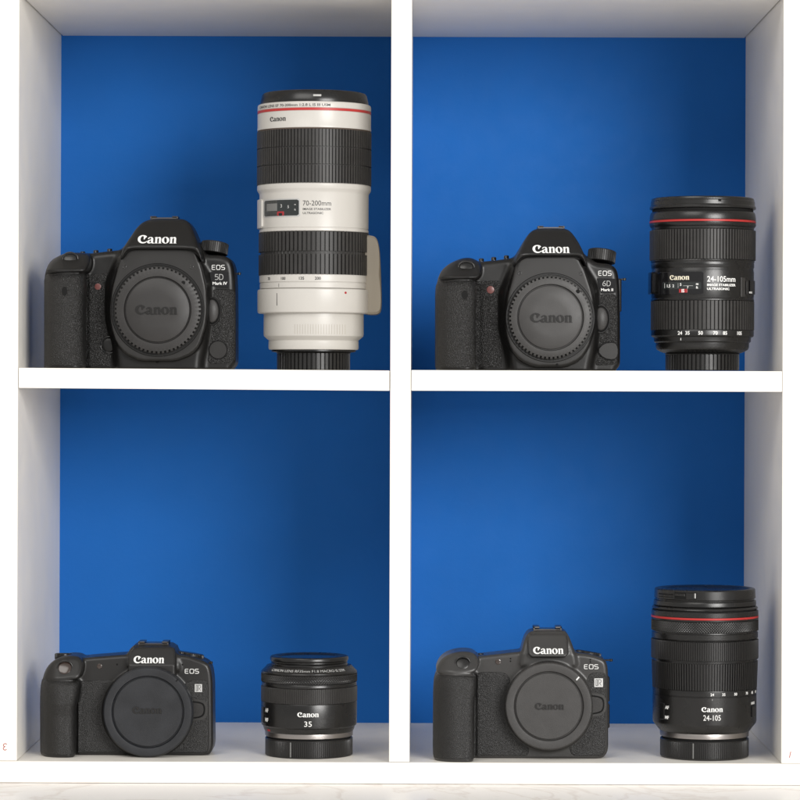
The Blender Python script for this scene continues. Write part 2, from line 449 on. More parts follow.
class Cam:
    """a camera being built; conv turns sketch coordinates into photo pixels"""
    def __init__(self, root, ox, oy, s):
        self.root = root; self.ox, self.oy, self.s = ox, oy, s
    def conv(self, a, b): return (self.ox + a / self.s, self.oy + b / self.s)
    def W(self, a, b, Y): return W(*self.conv(a, b), Y)
    def k(self, Y): return P * (1 + Y / D) / self.s          # mm per sketch unit at depth Y
    def set_surface(self, V, F): self.bvh = BVHTree.FromPolygons([tuple(v) for v in V], [tuple(f) for f in F])
    def hit(self, x, z, default=60.0):
        h = self.bvh.ray_cast(Vector((x, -200, z)), Vector((0, 1, 0)))
        return h[0].y if h[0] is not None else default
    def Ysurf(self, a, b):
        Y = 40.0
        for _ in range(3):
            p = self.W(a, b, Y); Y = self.hit(p[0], p[2], Y)
        return Y
    def decal(self, name, mesh, a0, a1, b, mt, parent, height=None, t=0.25, rot=0.0, label=None, sink=0.4):
        """lettering laid on the body's surface: a0..a1 left/right, b vertical centre (sketch units)"""
        Y = self.Ysurf((a0 + a1)/2, b); p0 = self.W(a0, b, Y); p1 = self.W(a1, b, Y)
        hh = None if height is None else height * self.k(Y)
        X, Z, T = flat_glyph(mesh, p0[0], p1[0], (p0[2] + p1[2])/2, hh, rot=rot)
        V = []
        for x, z, q in zip(X, Z, T):
            y = self.hit(x, z, Y)
            if abs(y - Y) > 8: y = Y
            V.append((x, y - t if q > 0 else y + sink, z))
        # front is -y : extrusion z>0 is the front -> flip faces
        return build(name, V, [f for f in mesh[1]], mt, parent, smooth=False, label=label)
    def plate(self, name, pts, mt, parent, t=0.5, it=1, label=None, sink=3.0, Y=None):
        p = [(a, -b) for a, b in pts]
        if it: p = smooth_poly(p, it, 9)
        m = curve_mesh(polys=[p]); V = []
        if Y is None:
            hs = [self.Ysurf(a, b) for a, b in pts]; ca_, cb_ = sum(a for a, b in pts)/len(pts), sum(b for a, b in pts)/len(pts)
            Y = min([self.Ysurf(ca_, cb_)] + [h for h in hs if h > 0]); self.lastY = Y
        for x, y, q in m[0]:
            YY = Y
            w = self.W(x, -y, YY); V.append((w[0], YY - t if q > 0 else YY + sink, w[2]))
        return build(name, V, m[1], mt, parent, smooth=False, label=label)
    def button(self, name, a, b, ra, rb, mt, parent, h=1.0, dome=0.4, ring=None, tilt=0.0, Y=None, flat=0.6, label=None, sink=2.0):
        """elliptical button standing h mm proud of the surface, domed"""
        if Y is None: Y = self.Ysurf(a, b)
        c = self.W(a, b, Y); k = self.k(Y); rx, rz = ra*k, rb*k
        n = 48; th = circ(n); V = []; F = []
        prof = [(1.0, sink), (1.0, -h*0.6), (0.97, -h*0.88), (0.9, -h), (flat, -h - dome*0.6), (flat*0.5, -h - dome*0.92), (0.02, -h - dome)]
        for r, y in prof:
            for t in th:
                x = rx*r*math.cos(t); z = rz*r*math.sin(t)
                V.append((c[0] + x, Y + y - tilt*z*-1, c[2] + z))
        for i in range(len(prof)-1):
            for j in range(n):
                q = (j+1) % n; F.append([i*n+j, i*n+q, (i+1)*n+q, (i+1)*n+j])
        F.append([(len(prof)-1)*n + j for j in range(n)])
        return build(name, V, F, mt, parent, sharp=50, label=label)
    def ringpart(self, name, a, b, ra, rb, wid, mt, parent, h=0.5, Y=None):
        if Y is None: Y = self.Ysurf(a, b)
        c = self.W(a, b, Y); k = self.k(Y); n = 48; V = []; F = []
        prof = [(0, 1.5), (0, -h*.6), (wid*.3, -h), (wid*.7, -h), (wid, -h*.6), (wid, 1.5)]
        for r, y in prof:
            for t in circ(n):
                V.append((c[0] + (ra + r)*k*math.cos(t), Y + y, c[2] + (rb + r)*k*math.sin(t)))
        for i in range(len(prof)-1):
            for j in range(n):
                q = (j+1) % n; F.append([i*n+j, i*n+q, (i+1)*n+q, (i+1)*n+j])
        return build(name, V, F, mt, parent, sharp=50)
    def disc(self, name, a, b, prof, mt, parent, n=None, nd=0, duty=0.6, Y=0.0, label=None):
        """part turned about the optical axis. prof = (radius in sketch units, depth); nd teeth on rows flagged with a third value"""
        c = self.W(a, b, Y); k = self.k(Y)
        if nd: th, hh = teeth(nd, duty, 0.1)
        else: th = circ(n or 128); hh = np.zeros(len(th))
        rows = []
        for q in prof:
            r = q[0]*k; cut = q[2]*k if len(q) > 2 else 0
            rows.append((q[1], r - cut*(1-hh) if nd else r))
        V, F, UV = revolve(rows, th, c, 'y')
        return build(name, V, F, mt, parent, sharp=35, uv=UV, label=label)

def grow(pts, d):
    cx = sum(p[0] for p in pts)/len(pts); cy = sum(p[1] for p in pts)/len(pts); o = []
    for x, y in pts:
        l = math.hypot(x-cx, y-cy); o.append((x + (x-cx)/l*d, y + (y-cy)/l*d))
    return o

def slant(f, z0mm, z1mm, amount):
    """depth shift growing from 0 at height z0 to amount at z1"""
    return (np.clip((f.Z2 - z0mm) / (z1mm - z0mm), 0, 1.6) * amount).astype(np.float32)

def tiltcyl(name, c, r, h, nd, mt, parent, tilt=(0.0, 0.0), duty=0.6, depth=0.35, bev=0.8):
    """upright knurled dial, base centre c"""
    th, hh = teeth(nd, duty, 0.12) if nd else (circ(64), np.ones(64))
    rt = r - depth*(1-hh)
    rows = [(0, r-0.6), (0.4, rt), (h-bev, rt), (h-bev*0.3, r-depth-bev*0.3), (h, r-depth-bev), (h-0.25, r*0.55), (h-0.2, 0.2)]
    V, F, UV = revolve(rows, th, (0, 0, 0), 'z')
    tx, ty = tilt
    out = []
    for x, y, z in V:
        z2 = z + tx*x + ty*y
        out.append((c[0] + x - tx*z, c[1] + y - ty*z, c[2] + z2))
    return build(name, out, F, mt, parent, sharp=35)

def hot_shoe(cam, a0, a1, btop, bbase, Y0, Y1, parent):
    p0 = cam.W(a0, bbase, Y0); p1 = cam.W(a1, btop, Y0); x0, x1, z0, z1 = p0[0], p1[0], p0[2], p1[2]
    t = (z1-z0)*0.45; w = (x1-x0)
    m = join(box_mesh(x0, x1, Y0+1, Y1, z0-1, z0+(z1-z0)*.55, .2), box_mesh(x0, x0+1.2, Y0, Y1, z0, z1, .2), box_mesh(x1-1.2, x1, Y0, Y1, z0, z1, .2),
             box_mesh(x0, x0+w*.22, Y0, Y1, z1-t*.7, z1+.02, .2), box_mesh(x1-w*.22, x1, Y0, Y1, z1-t*.7, z1+.02, .2))
    o = build('hot_shoe', m[0], m[1], 'shoe metal', parent, smooth=False)
    return o

def lug(cam, a, b, Y, parent, sgn=1):
    c = cam.W(a, b, Y)
    V1, F1 = box_mesh(c[0]-3, c[0]+2.2, Y-1.2, Y+5, c[2]-.55, c[2]+.55, .2)
    V2, F2, _ = revolve([(c[2]-1.0, 1.0), (c[2]-.7, 1.3), (c[2]+.7, 1.3), (c[2]+1.0, 1.0)], circ(20), (c[0]+2.4, Y, 0), 'z')
    m = join((V1, F1), (V2, F2))
    return build('strap_lug', m[0], m[1], 'satin black', parent, sharp=30)

RES = 0.7
# ------------------------------------------------------------------ the two reflex cameras
def reflex(root, ox, oy, sp):
    cam = Cam(root, ox, oy, 3.636)
    cv = cam.conv
    base = list(root['base']); zb = base[2]
    dx, dy = sp['dx'], sp['dy']
    Yf = 48.0
    lo = (cam.W(20, 400, Yf)[0], 6.0, zb - 1.5); hi = (cam.W(790, 400, 90)[0], 100.0, cam.W(400, 45, Yf)[2])
    f = Field(lo, hi, RES)
    zof = lambda b, Y=Yf: cam.W(400, b, Y)[2]
    core = f.ext(f.poly(sp['core'], Yf, cv), Yf, 92, 5.0)
    back = f.ext(f.poly(sp['corehump'], Yf, cv), Yf + 4, 88, 8.0)
    core = smin(core, back, 6)
    # grip: recedes under the shutter pod, rounded front
    gz = np.clip((f.Z2 - zof(340+dy)) / (zof(262+dy) - zof(340+dy)), 0, 1)
    xg = cam.W(sp['gr'][1], 400, 15)[0]; xl = cam.W(sp['gr'][0], 400, 15)[0]
    u = (f.X2 - xl) / (xg - xl)
    g = gz**2 * 5.5 + np.clip(0.62 - u, 0, 1)**2 * 26
    grip = f.ext(f.poly(sp['grip'], 18, cv), 14, 75, 8.0, g.astype(np.float32))
    podg = slant(f, zof(262+dy), zof(186+dy), 22) + (np.clip(0.5 - u, 0, 1)**2 * 26)
    pod = f.ext(f.poly(sp['pod'], 20, cv), 17, 75, 4.5, podg.astype(np.float32))
    b1 = smin(core, grip, 5.0)
    body = smin(b1, pod, 2.2)
    # finger groove beside the grip
    gx = cam.W(sp['gr'][1] + 6, 400, Yf)[0]; 
    groove = np.sqrt((f.x[:, None, None] - gx)**2 + (f.Y3 - (Yf-2.5))**2) - 3.6
    zt = zof(285+dy)
    groove = np.maximum(groove, f.z[None, None, :] - zt)
    body = smax(body, -groove, 2.0); b1 = smax(b1, -groove, 2.0)
    # bell shaped mount housing
    bell = f.ext(f.poly(sp['bell'], 33, cv, 1), 32, 85, 2.2)
    skirt = f.ext(f.poly(sp['skirt'], 42, cv), 41, 85, 6.0)
    body = smin(body, skirt, 5.0)
    # prism with its brow over the mount
    pg = slant(f, zof(178+dy), zof(62+dy), 24)
    pr = f.ext(f.poly(sp['prism'], 26, cv, 2), 23, 84, 4.0, pg)
    body = smin(body, bell, 1.2)
    body = smin(body, pr, 2.0)
    if 'plane' in sp:       # flat facet that carries the wordmark
        pass
    # underside flat on the board
    zz = f.z[None, None, :]
    body = smax(body, (zb + 0.0 - zz), 1.5)
    V, F = f.mesh(body)
    ob = build('body', V, F, 'magnesium black', root, sharp=0)
    cam.set_surface(V, F)
    # the mount housing's own front plate, 0.3 mm proud, up to the brow
    fp = f.ext(f.poly(sp['bellplate'], 33, cv, 1), 22, 40, 0.6)
    fp = np.maximum(smin(bell, skirt*0 + 9, 0) - 0.3, fp); fp = np.maximum(fp, -(pr - 0.4))
    v, q = f.mesh(fp); build('mount_housing', v, q, 'lit housing black', root, sharp=0)
    v2 = np.concatenate([V, v]); cam.set_surface(v2, np.concatenate([F, q + len(V)]))
    # leatherette, laid 0.4 mm over the shell
    for nm, pts in (('grip_leatherette', sp['leather_l']), ('side_leatherette', sp['leather_r'])):
        reg = f.ext(f.poly(pts, 30, cv, 1), 0, sp.get('ly', 62), 0.5)
        L = np.maximum(b1 - 0.45, reg); L = np.maximum(L, (zb + 2.2 - zz))
        v, q = f.mesh(L); build(nm, v, q, 'coarse leatherette', root, sharp=0)
    LV = [cam.Ysurf]
    # mount ring + cap
    ca, cb = sp['mount']; R = sp['R']
    cam.disc('lens_mount_ring', ca, cb, [(R+10, 34), (R+10, 31.2), (R+8, 30.6), (R+3, 30.6), (R+2, 33), (R-40, 34)], 'magnesium black', root, Y=30)
    Ri = sp['Ri']
    cap = cam.disc('body_cap', ca, cb, [(R-6, 34, 0), (R-1, 30.5, 9), (R-1, 27.2, 9), (R-3, 26.2, 8), (R-10, 25.6, 0), (Ri+12, 25.0), (Ri+4, 25.0), (Ri+2, 25.6), (Ri+1.2, 27.0), (Ri-1.5, 27.0), (Ri-3, 25.2), (Ri-6, 24.8), (Ri*0.5, 24.7), (1, 24.7)],
                   sp['capmat'], root, nd=sp['nteeth'], duty=0.5, Y=26)
    # index hole on the cap
    def fixed(a, b, Y): return cam.W(a, b, Y)
    cam.button('index_hole', sp['hole'][0], sp['hole'][1], 7.5, 7.5, 'matte black', cap, h=0.25, dome=0.0, Y=25.3)
    ex = sp['emb']; Y = 24.7
    p0 = cam.W(ex[0], ex[2], Y); p1 = cam.W(ex[1], ex[2], Y); X, Z, T = flat_glyph(LOGO, p0[0], p1[0], (p0[2]+p1[2])/2, rot=ex[3] if len(ex) > 3 else 0)
    build('embossed_lettering', [(x, Y - (0.8 if t > 0 else -0.4), z) for x, z, t in zip(X, Z, T)], LOGO[1], 'shaded cap lettering', cap, smooth=False)
    # screws on the bell
    for a, b in sp['screws']: cam.ringpart('screw', a, b, 4.5, 4.5, 3, 'satin black', root, h=0.25)
    # wordmark
    a0, a1, b = sp['word']; cam.decal('brand_lettering', LOGO, a0, a1, b, 'white print', root)
    # EOS + badge
    a0, a1, b = sp['eos']; cam.decal('series_lettering', SERIES, a0, a1, b, 'white print', root, height=sp.get('eosh', 18), t=0.3)
    bd = cam.plate('model_badge', sp['badge'], 'gloss black', root, t=0.75, it=0)
    p = cam.lastY - 0.75
    for txt, a0, a1, b, hgt, mt in sp['badgetext']:
        m = NUM.get(txt) or tmesh(txt, 0.02)
        q0 = cam.W(a0, b, p); q1 = cam.W(a1, b, p); X, Z, T = flat_glyph(m, q0[0], q1[0], q0[2], hgt*cam.k(p))
        build('badge_lettering', [(x, p - .2 if t > 0 else p + .3, z) for x, z, t in zip(X, Z, T)], m[1], mt, bd, smooth=False)
    # buttons
    a, b, ra, rb = sp['release']
    cam.ringpart('lens_release_surround', a, b, ra+5, rb+5, 5, 'magnesium charcoal', root, h=2.0, Y=Yf)
    cam.ringpart('lens_release_gap', a, b, ra-2, rb-2, 8, 'matte black', root, h=1.4, Y=Yf)
    cam.button('lens_release_button', a, b, ra, rb, 'charcoal cap plastic', root, h=2.6, dome=1.6, Y=Yf)
    if 'dof' in sp:
        a, b, ra = sp['dof']
        cam.ringpart('preview_button_surround', a, b, ra+4, ra+4, 5, 'gloss black', root, h=0.9)
        cam.button('preview_button', a, b, ra, ra, 'magnesium black', root, h=1.0, dome=0.3)
    for nm, a, b, ra, rb, mt, h in sp['dots']:
        if nm == 'sensor_window': cam.decal(nm, curve_mesh(polys=[ellipse(0, 0, ra, rb, 32)]), a-ra, a+ra, b, mt, root, t=0.75, sink=0)
        else: cam.button(nm, a, b, ra, rb, mt, root, h=h, dome=0.2)
    a, b, ra, rb = sp['shutter']
    cam.ringpart('shutter_collar', a, b, ra, rb, 5, 'satin black', root, h=0.5)
    cam.button('shutter_button', a, b, ra-2, rb-2, 'satin black', root, h=1.0, dome=0.5, tilt=0.35)
    tc_ = cam.plate('terminal_cover_rim', grow(sp['term'], 3.5), 'matte black', root, t=0.62, it=1)
    cam.plate('terminal_cover', sp['term'], 'lit housing black', root, t=0.95, it=1, Y=cam.lastY)
    # side door lines on the right flank
    for b0, b1_ in sp['doors']:
        p = cam.W(sp['right']-2, b0, 62); q = cam.W(sp['right']-2, b1_, 62)
        m = box_mesh(p[0]-3.0, p[0]+0.9, 56, 80, q[2], p[2], 1.0); build('port_door', m[0], m[1], 'dark rubber', root, smooth=False)
    # top controls
    for a, b in sp['topbuttons']:
        c = cam.W(a, b, 62); V, F, _ = revolve([(c[2]-3, 2.0), (c[2]+.4, 2.0), (c[2]+1.0, 1.6), (c[2]+1.2, .1)], circ(24), (c[0], 62, 0), 'z')
        build('top_button', V, F, 'gloss black', root, sharp=40)
    a, b0, b1_, ra = sp['dial']; c = cam.W(a, b1_, 66); z1 = cam.W(a, b0, 66)[2]
    dl = tiltcyl('mode_dial', (c[0], 66, c[2]), ra*cam.k(66), z1 - c[2], 44, 'dark rubber', root, tilt=(-0.12, -0.15), depth=0.3)
    a0, a1, bt, bb = sp['shoe']; hot_shoe(cam, a0, a1, bt, bb, 52, 70, root)
    lug(cam, *sp['lug'], 66, root)
    return cam

Z_UP_L = (VY - 369.9) * P       # top of left middle board (world mm)
Z_UP_R = (VY - 370.1) * P
Z_LOW = (VY - 762.5) * P

rt = thing('dslr_camera', 'black camera with ridged body cap, badge reading 5D, beside the tall white lens', 'camera', (W(140, 370, 50)[0], 50, Z_UP_L), group='camera bodies standing in the cube shelf')
S5 = dict(dx=0, dy=0, gr=(45, 196),
    core=[(50,640),(50,300),(54,255),(70,222),(100,202),(150,196),(215,194),(260,188),(300,184),(345,178),(400,176),(600,176),(625,180),(640,198),(700,200),(728,212),(741,240),(746,290),(748,400),(748,585),(744,600),(732,613),(728,640)],
    corehump=[(320,300),(335,170),(365,130),(395,90),(420,76),(545,76),(575,96),(602,140),(625,200),(625,300)],
    grip=[(46,640),(46,300),(52,262),(110,250),(186,256),(194,300),(190,420),(192,640)],
    pod=[(50,268),(60,232),(88,202),(120,188),(170,186),(203,192),(214,212),(211,244),(196,262),(140,268)],
    bell=[(346,176),(598,176),(624,240),(643,320),(646,400),(640,460),(618,530),(590,562),(530,585),(400,585),(345,560),(310,520),(292,460),(286,400),(296,320),(318,240)],
    skirt=[(315,640),(300,520),(280,430),(280,300),(320,200),(600,200),(650,280),(655,420),(640,520),(625,590),(625,640)],
    prism=[(332,192),(346,160),(366,124),(378,102),(392,84),(408,72),(426,65),(446,62),(535,62),(554,65),(570,75),(585,96),(602,136),(618,178),(628,220),(622,224),(608,192),(588,181),(540,178),(400,178),(360,180),(340,206),(330,216)],
    leather_l=[(40,274),(110,264),(200,268),(292,262),(292,330),(285,640),(40,640)], leather_r=[(652,322),(742,322),(742,590),(640,598),(640,440),(652,330)], 
    bellplate=[(350,150),(596,150),(622,240),(640,320),(642,400),(636,458),(614,526),(586,556),(528,581),(402,581),(348,556),(314,518),(296,460),(290,400),(300,320),(322,240)], mount=(464,400), R=160, Ri=119, capmat='cap plastic', nteeth=60, hole=(557,301), emb=(383,536,399), screws=[(343,243),(587,244)],
    word=(392,534,143), eos=(661,709,245), badge=[(653,262),(722,263),(724,318),(662,313)],
    badgetext=[('5D', 672, 703, 280, 21, 'grey print'), ('Mark IV', 664, 717, 303, 11, 'white print')],
    release=(662,404,24,42), dof=(287,527,24),
    dots=[('sensor_window', 126, 332, 10, 17, 'matte black', 1.1), ('self_timer_lamp', 247, 315, 12, 12, 'red lamp window', .5), ('screw_hole', 463, 587, 6, 6, 'matte black', .2)],
    shutter=(146,213,25,20), term=ellipse(684,545,31,31,20), doors=[(262,385),(392,470)], right=748,
    topbuttons=[(192,192),(240,187),(290,182)], dial=(668,155,196,50), shoe=(437,538,59,68), lug=(750,268))
reflex(rt, 30, 200, S5)

rt = thing('dslr_camera', 'black camera with ridged body cap, badge reading 6D Mark II, on upper right shelf', 'camera', (W(530, 370, 50)[0], 50, Z_UP_R), group='camera bodies standing in the cube shelf')
S6 = dict(dx=0, dy=-12, gr=(42, 188),
    core=[(48,620),(48,300),(54,248),(72,212),(100,196),(150,190),(215,186),(260,182),(300,176),(340,170),(400,168),(570,168),(600,172),(620,190),(670,194),(694,208),(704,232),(709,290),(711,400),(711,556),(707,570),(696,580),(692,620)],
    corehump=[(318,300),(332,160),(360,120),(385,84),(410,74),(515,74),(545,94),(572,140),(595,200),(600,300)],
    grip=[(43,620),(43,290),(50,245),(110,238),(178,244),(186,290),(182,400),(184,620)],
    pod=[(46,256),(56,222),(82,196),(112,180),(138,170),(168,168),(196,182),(208,202),(206,232),(190,250),(140,256)],
    bell=[(340,166),(556,166),(585,225),(610,300),(620,370),(618,430),(596,500),(565,545),(510,570),(395,570),(345,548),(308,505),(292,450),(288,390),(298,310),(318,240)],
    skirt=[(315,620),(298,520),(276,430),(276,300),(320,190),(570,190),(625,280),(632,420),(620,510),(605,570),(600,620)],
    prism=[(326,184),(342,150),(360,114),(374,90),(388,74),(404,65),(424,61),(500,61),(518,64),(534,74),(550,96),(568,130),(582,168),(590,200),(585,204),(574,180),(556,170),(540,167),(400,168),(360,170),(336,192),(326,202)],
    leather_l=[(36,262),(110,254),(200,256),(280,252),(286,330),(280,620),(36,620)], leather_r=[(630,304),(706,304),(705,562),(616,566),(622,420),(632,330)],
    bellplate=[(344,140),(554,140),(582,225),(606,300),(616,370),(614,430),(592,498),(562,541),(508,566),(397,566),(348,544),(312,503),(296,450),(292,390),(302,310),(322,238)], mount=(456,391), R=153, Ri=118, capmat='charcoal cap plastic', nteeth=60, hole=(556,296), emb=(383,536,392), screws=[(344,230),(568,231)],
    word=(391,526,142), eos=(630,678,230), badge=[(626,248),(692,250),(694,300),(642,303),(634,280)],
    badgetext=[('6D', 645, 675, 267, 20, 'grey print'), ('Mark II', 640, 684, 290, 10, 'white print')],
    release=(639,396,25,42),
    dots=[('sensor_window', 145, 309, 11, 16, 'matte black', 1.1), ('self_timer_lamp', 238, 290, 14, 14, 'red lamp window', .6), ('screw_hole', 480, 563, 5, 5, 'matte black', .2)],
    shutter=(150,207,26,18), term=[(628,512),(650,486),(690,482),(700,500),(700,530),(686,544),(650,538)], doors=[(250,372)], right=711,
    topbuttons=[(205,181),(250,176),(296,170)], dial=(640,147,190,51), shoe=(410,508,58,66), lug=(714,252))
reflex(rt, 425, 210, S6)

# ------------------------------------------------------------------ the two mirrorless cameras
def mirrorless(root, ox, oy, sp):
    cam = Cam(root, ox, oy, 3.81); cv = cam.conv
    zb = root['base'][2]; Yf = sp['Yf']; Yg = sp['Yg']
    lo = (cam.W(40, 400, Yf)[0], Yg - 4, zb - 1.5); hi = (cam.W(780, 400, Yf+30)[0], Yf + 44, cam.W(400, 30, Yf)[2])
    f = Field(lo, hi, 0.65)
    zof = lambda b, Y=Yf: cam.W(400, b, Y)[2]
    zz = f.z[None, None, :]
    core = f.ext(f.poly(sp['core'], Yf, cv, sp.get('cit', 2)), Yf, Yf + 34, 3.2)
    xg = cam.W(sp['gr'][1], 400, Yg)[0]; xl = cam.W(sp['gr'][0], 400, Yg)[0]; u = (f.X2 - xl)/(xg - xl)
    bt, bl = sp['notch']
    gz = np.clip((f.Z2 - zof(bl)) / (zof(bt) - zof(bl)), 0, 1)
    g = gz**2 * 2.2 + np.clip(0.6 - u, 0, 1)**2 * 30
    if sp.get('waist'):   # bulge for the middle finger
        zc = zof(sp['waist']); g = g + 2.2*np.clip((zc - f.Z2)/10.0, 0, 1)
    grip = f.ext(f.poly(sp['grip'], Yg+3, cv), Yg, Yf + 30, 6.0, g.astype(np.float32))
    podg = slant(f, zof(sp['podb']), zof(sp['podt']), 12) + np.clip(0.55 - u, 0, 1)**2 * 26
    pod = f.ext(f.poly(sp['pod'], Yg+3, cv), Yg + 2, Yf + 30, 3.2, podg.astype(np.float32))
    b1 = smin(core, grip, 4.0)
    b1 = smax(b1, zb - zz, 1.2)
    body = smin(b1, pod, 1.6)
    gx = cam.W(sp['gr'][1] + 4, 400, Yf)[0]
    groove = np.sqrt((f.x[:, None, None] - gx)**2 + (f.Y3 - (Yf-1.0))**2) - 2.0
    groove = np.maximum(groove, zz - zof(sp['notch'][0]+5))
    body = smax(body, -groove, 1.5); b1 = smax(b1, -groove, 1.5)
    pg = slant(f, zof(sp['pb']), zof(sp['pt']), sp['ps'])
    pr = f.ext(f.poly(sp['prism'], Yf - sp['pd'], cv, 1), Yf - sp['pd'], Yf + 32, 1.6, pg)
    pr2 = f.ext(f.poly(sp['prism_back'], Yf + 2, cv, 2), Yf - 2, Yf + 36, 3.0, slant(f, zof(sp['pb']), zof(sp['pt']), 5))
    body = smin(body, pr2, 2.5); body = smin(body, pr, 0.8)
    ca, cb = sp['mount']; R = sp['R']
    c = cam.W(ca, cb, Yf); rm = (R+4)*cam.k(Yf)
    md = np.sqrt((f.X2 - c[0])**2 + (f.Z2 - c[2])**2) - rm*0.97
    ring = f.ext(md.astype(np.float32), Yf - 6, Yf + 20, 2.0)
    body = smin(body, ring, 3.0)
    body = smax(body, zb + sp.get('lift', 1.0) - zz + 0*f.Y3, 1.0) if False else body
    # underside: the grip stands on the board, the body a little above it
    V, F = f.mesh(smax(body, zb - zz, 1.2))
    build('body', V, F, sp['bodymat'], root, sharp=0); cam.set_surface(V, F)
    for nm, pts in (('grip_leatherette', sp['leather_l']), ('side_leatherette', sp['leather_r'])):
        reg = f.ext(f.poly(pts, Yf-4, cv, 1), -20, Yf + 12, 0.4)
        L = np.maximum(b1 - 0.40, reg); L = np.maximum(L, (zb + 2.0 - zz))
        v, q = f.mesh(L); build(nm, v, q, 'fine leatherette', root, sharp=0)
    Yc = Yf - sp['capd']; Ri = sp['Ri']
    th = dict(nd=sp['nteeth'], duty=0.55) if sp.get('nteeth') else dict(n=160)
    q = 2.0
    cap = cam.disc('body_cap', ca, cb, [(R-8, Yf-5), (R-1, Yf-6.2, q), (R, Yf-7, q), (R, Yc+2.2, q), (R-2, Yc+0.8, q/2), (R-6, Yc+0.1), (R-11, Yc), (Ri+9, Yc+.2), (Ri+5, Yc+.3), (Ri+2, Yc+1.2), (Ri+1.2, Yc+2.2), (Ri-1.2, Yc+2.2), (Ri-2.4, Yc+.9), (Ri-5, Yc+.5), (Ri*.5, Yc+.5), (1, Yc+.5)],
                   sp['capmat'], root, Y=Yc, **th)
    a0, a1, b = sp['emb'][:3]; Y = Yc + .5; p0 = cam.W(a0, b, Y); p1 = cam.W(a1, b, Y)
    X, Z, T = flat_glyph(LOGO, p0[0], p1[0], (p0[2]+p1[2])/2, rot=sp['emb'][3])
    build('embossed_lettering', [(x, Y - (0.75 if t > 0 else -0.4), z) for x, z, t in zip(X, Z, T)], LOGO[1], 'shaded cap lettering', cap, smooth=False)
    if 'tick' in sp:
        (ta, tb), ang, L, mt = sp['tick']; w = 2.4; c, s = math.cos(ang), math.sin(ang)
        pts = [(ta + x*c - y*s, tb + x*s + y*c) for x, y in ((-L, -w), (L, -w), (L, w), (-L, w))]
        cam.plate('index_mark', pts, mt, cap, t=0.2, it=0, Y=Yc+.1, sink=.4)
    a0, a1, b = sp['word']; cam.decal('brand_lettering', LOGO, a0, a1, b, 'white print', root)
    a0, a1, b = sp['eos']; cam.decal('series_lettering', SERIES, a0, a1, b, 'white print', root, height=sp.get('eosh', 18), t=0.3)
    a0, a1, b0, b1_ = sp['badge']
    bd = cam.plate('model_badge', [(a0,b0),(a1,b0),(a1,b1_),(a0,b1_)], 'badge plate silver', root, t=0.75, it=0)
    hh = b1_ - b0
    p = cam.lastY - 0.75
    for txt, x0, x1, mt in sp['badgetext']:
        m = RMARK; b = (b0+b1_)/2
        q0 = cam.W(x0, b, p); q1 = cam.W(x1, b, p); X, Z, T = flat_glyph(m, q0[0], q1[0], q0[2], hh*.76*cam.k(p))
        build('badge_lettering', [(x, p - (0.18 if t > 0 else -.3), z) for x, z, t in zip(X, Z, T)], m[1], mt, bd, smooth=False)
    cam.plate('lens_release_surround', sp['relout'], 'magnesium grey', root, t=0.9, it=2, Y=Yf)  # lighter grey paints in the bright highlight on the rim
    cam.plate('lens_release_gap', sp['relmid'], 'matte black', root, t=1.0, it=2, Y=Yf)
    cam.plate('lens_release_button', sp['relin'], 'cap plastic', root, t=2.2, it=2, Y=Yf)
    for nm, a, b, ra, rb, mt, h in sp['dots']: cam.button(nm, a, b, ra, rb, mt, root, h=h, dome=0.2)
    a, b, ra, rb = sp['shutter']
    cam.ringpart('shutter_collar', a, b, ra, rb, 4, 'satin black', root, h=0.4)
    cam.button('shutter_button', a, b, ra-2, rb-2, sp['shutmat'], root, h=1.0, dome=0.4, tilt=0.5)
    a, b0, b1_, ra, Yd = sp['fdial']; c = cam.W(a, b1_, Yd); z1 = cam.W(a, b0, Yd)[2]
    tiltcyl('main_dial', (c[0], Yd, c[2]), ra*cam.k(Yd), z1-c[2], 40, 'satin black', root, tilt=(0.0, -0.1), depth=0.35)
    a, b0, b1_, ra = sp['rdial']; Yd = Yf + 20; c = cam.W(a, b1_, Yd); z1 = cam.W(a, b0, Yd)[2]
    tiltcyl('power_dial', (c[0], Yd, c[2]), ra*cam.k(Yd), z1-c[2], 46, 'satin black', root, tilt=(-0.17, -0.05), depth=0.3)
    for a, b in sp['topbuttons']:
        c = cam.W(a, b, Yf+16); V, F, _ = revolve([(c[2]-3, 2.2), (c[2]+.4, 2.2), (c[2]+1.0, 1.8), (c[2]+1.2, .1)], circ(24), (c[0], Yf+16, 0), 'z')
        build('top_button', V, F, 'gloss black', root, sharp=40)
    a0, a1, bt, bb = sp['shoe']; hot_shoe(cam, a0, a1, bt, bb, Yf+6, Yf+24, root)
    lug(cam, *sp['lug'], Yf + 15, root)
    for b0, b1_ in sp['doors']:
        p = cam.W(sp['right'], b0, Yf+14); q = cam.W(sp['right'], b1_, Yf+14)
        m = box_mesh(p[0]-3.0, p[0]+0.7, Yf+9, Yf+30, q[2], p[2], 1.0); build('port_door', m[0], m[1], 'dark rubber', root, smooth=False)

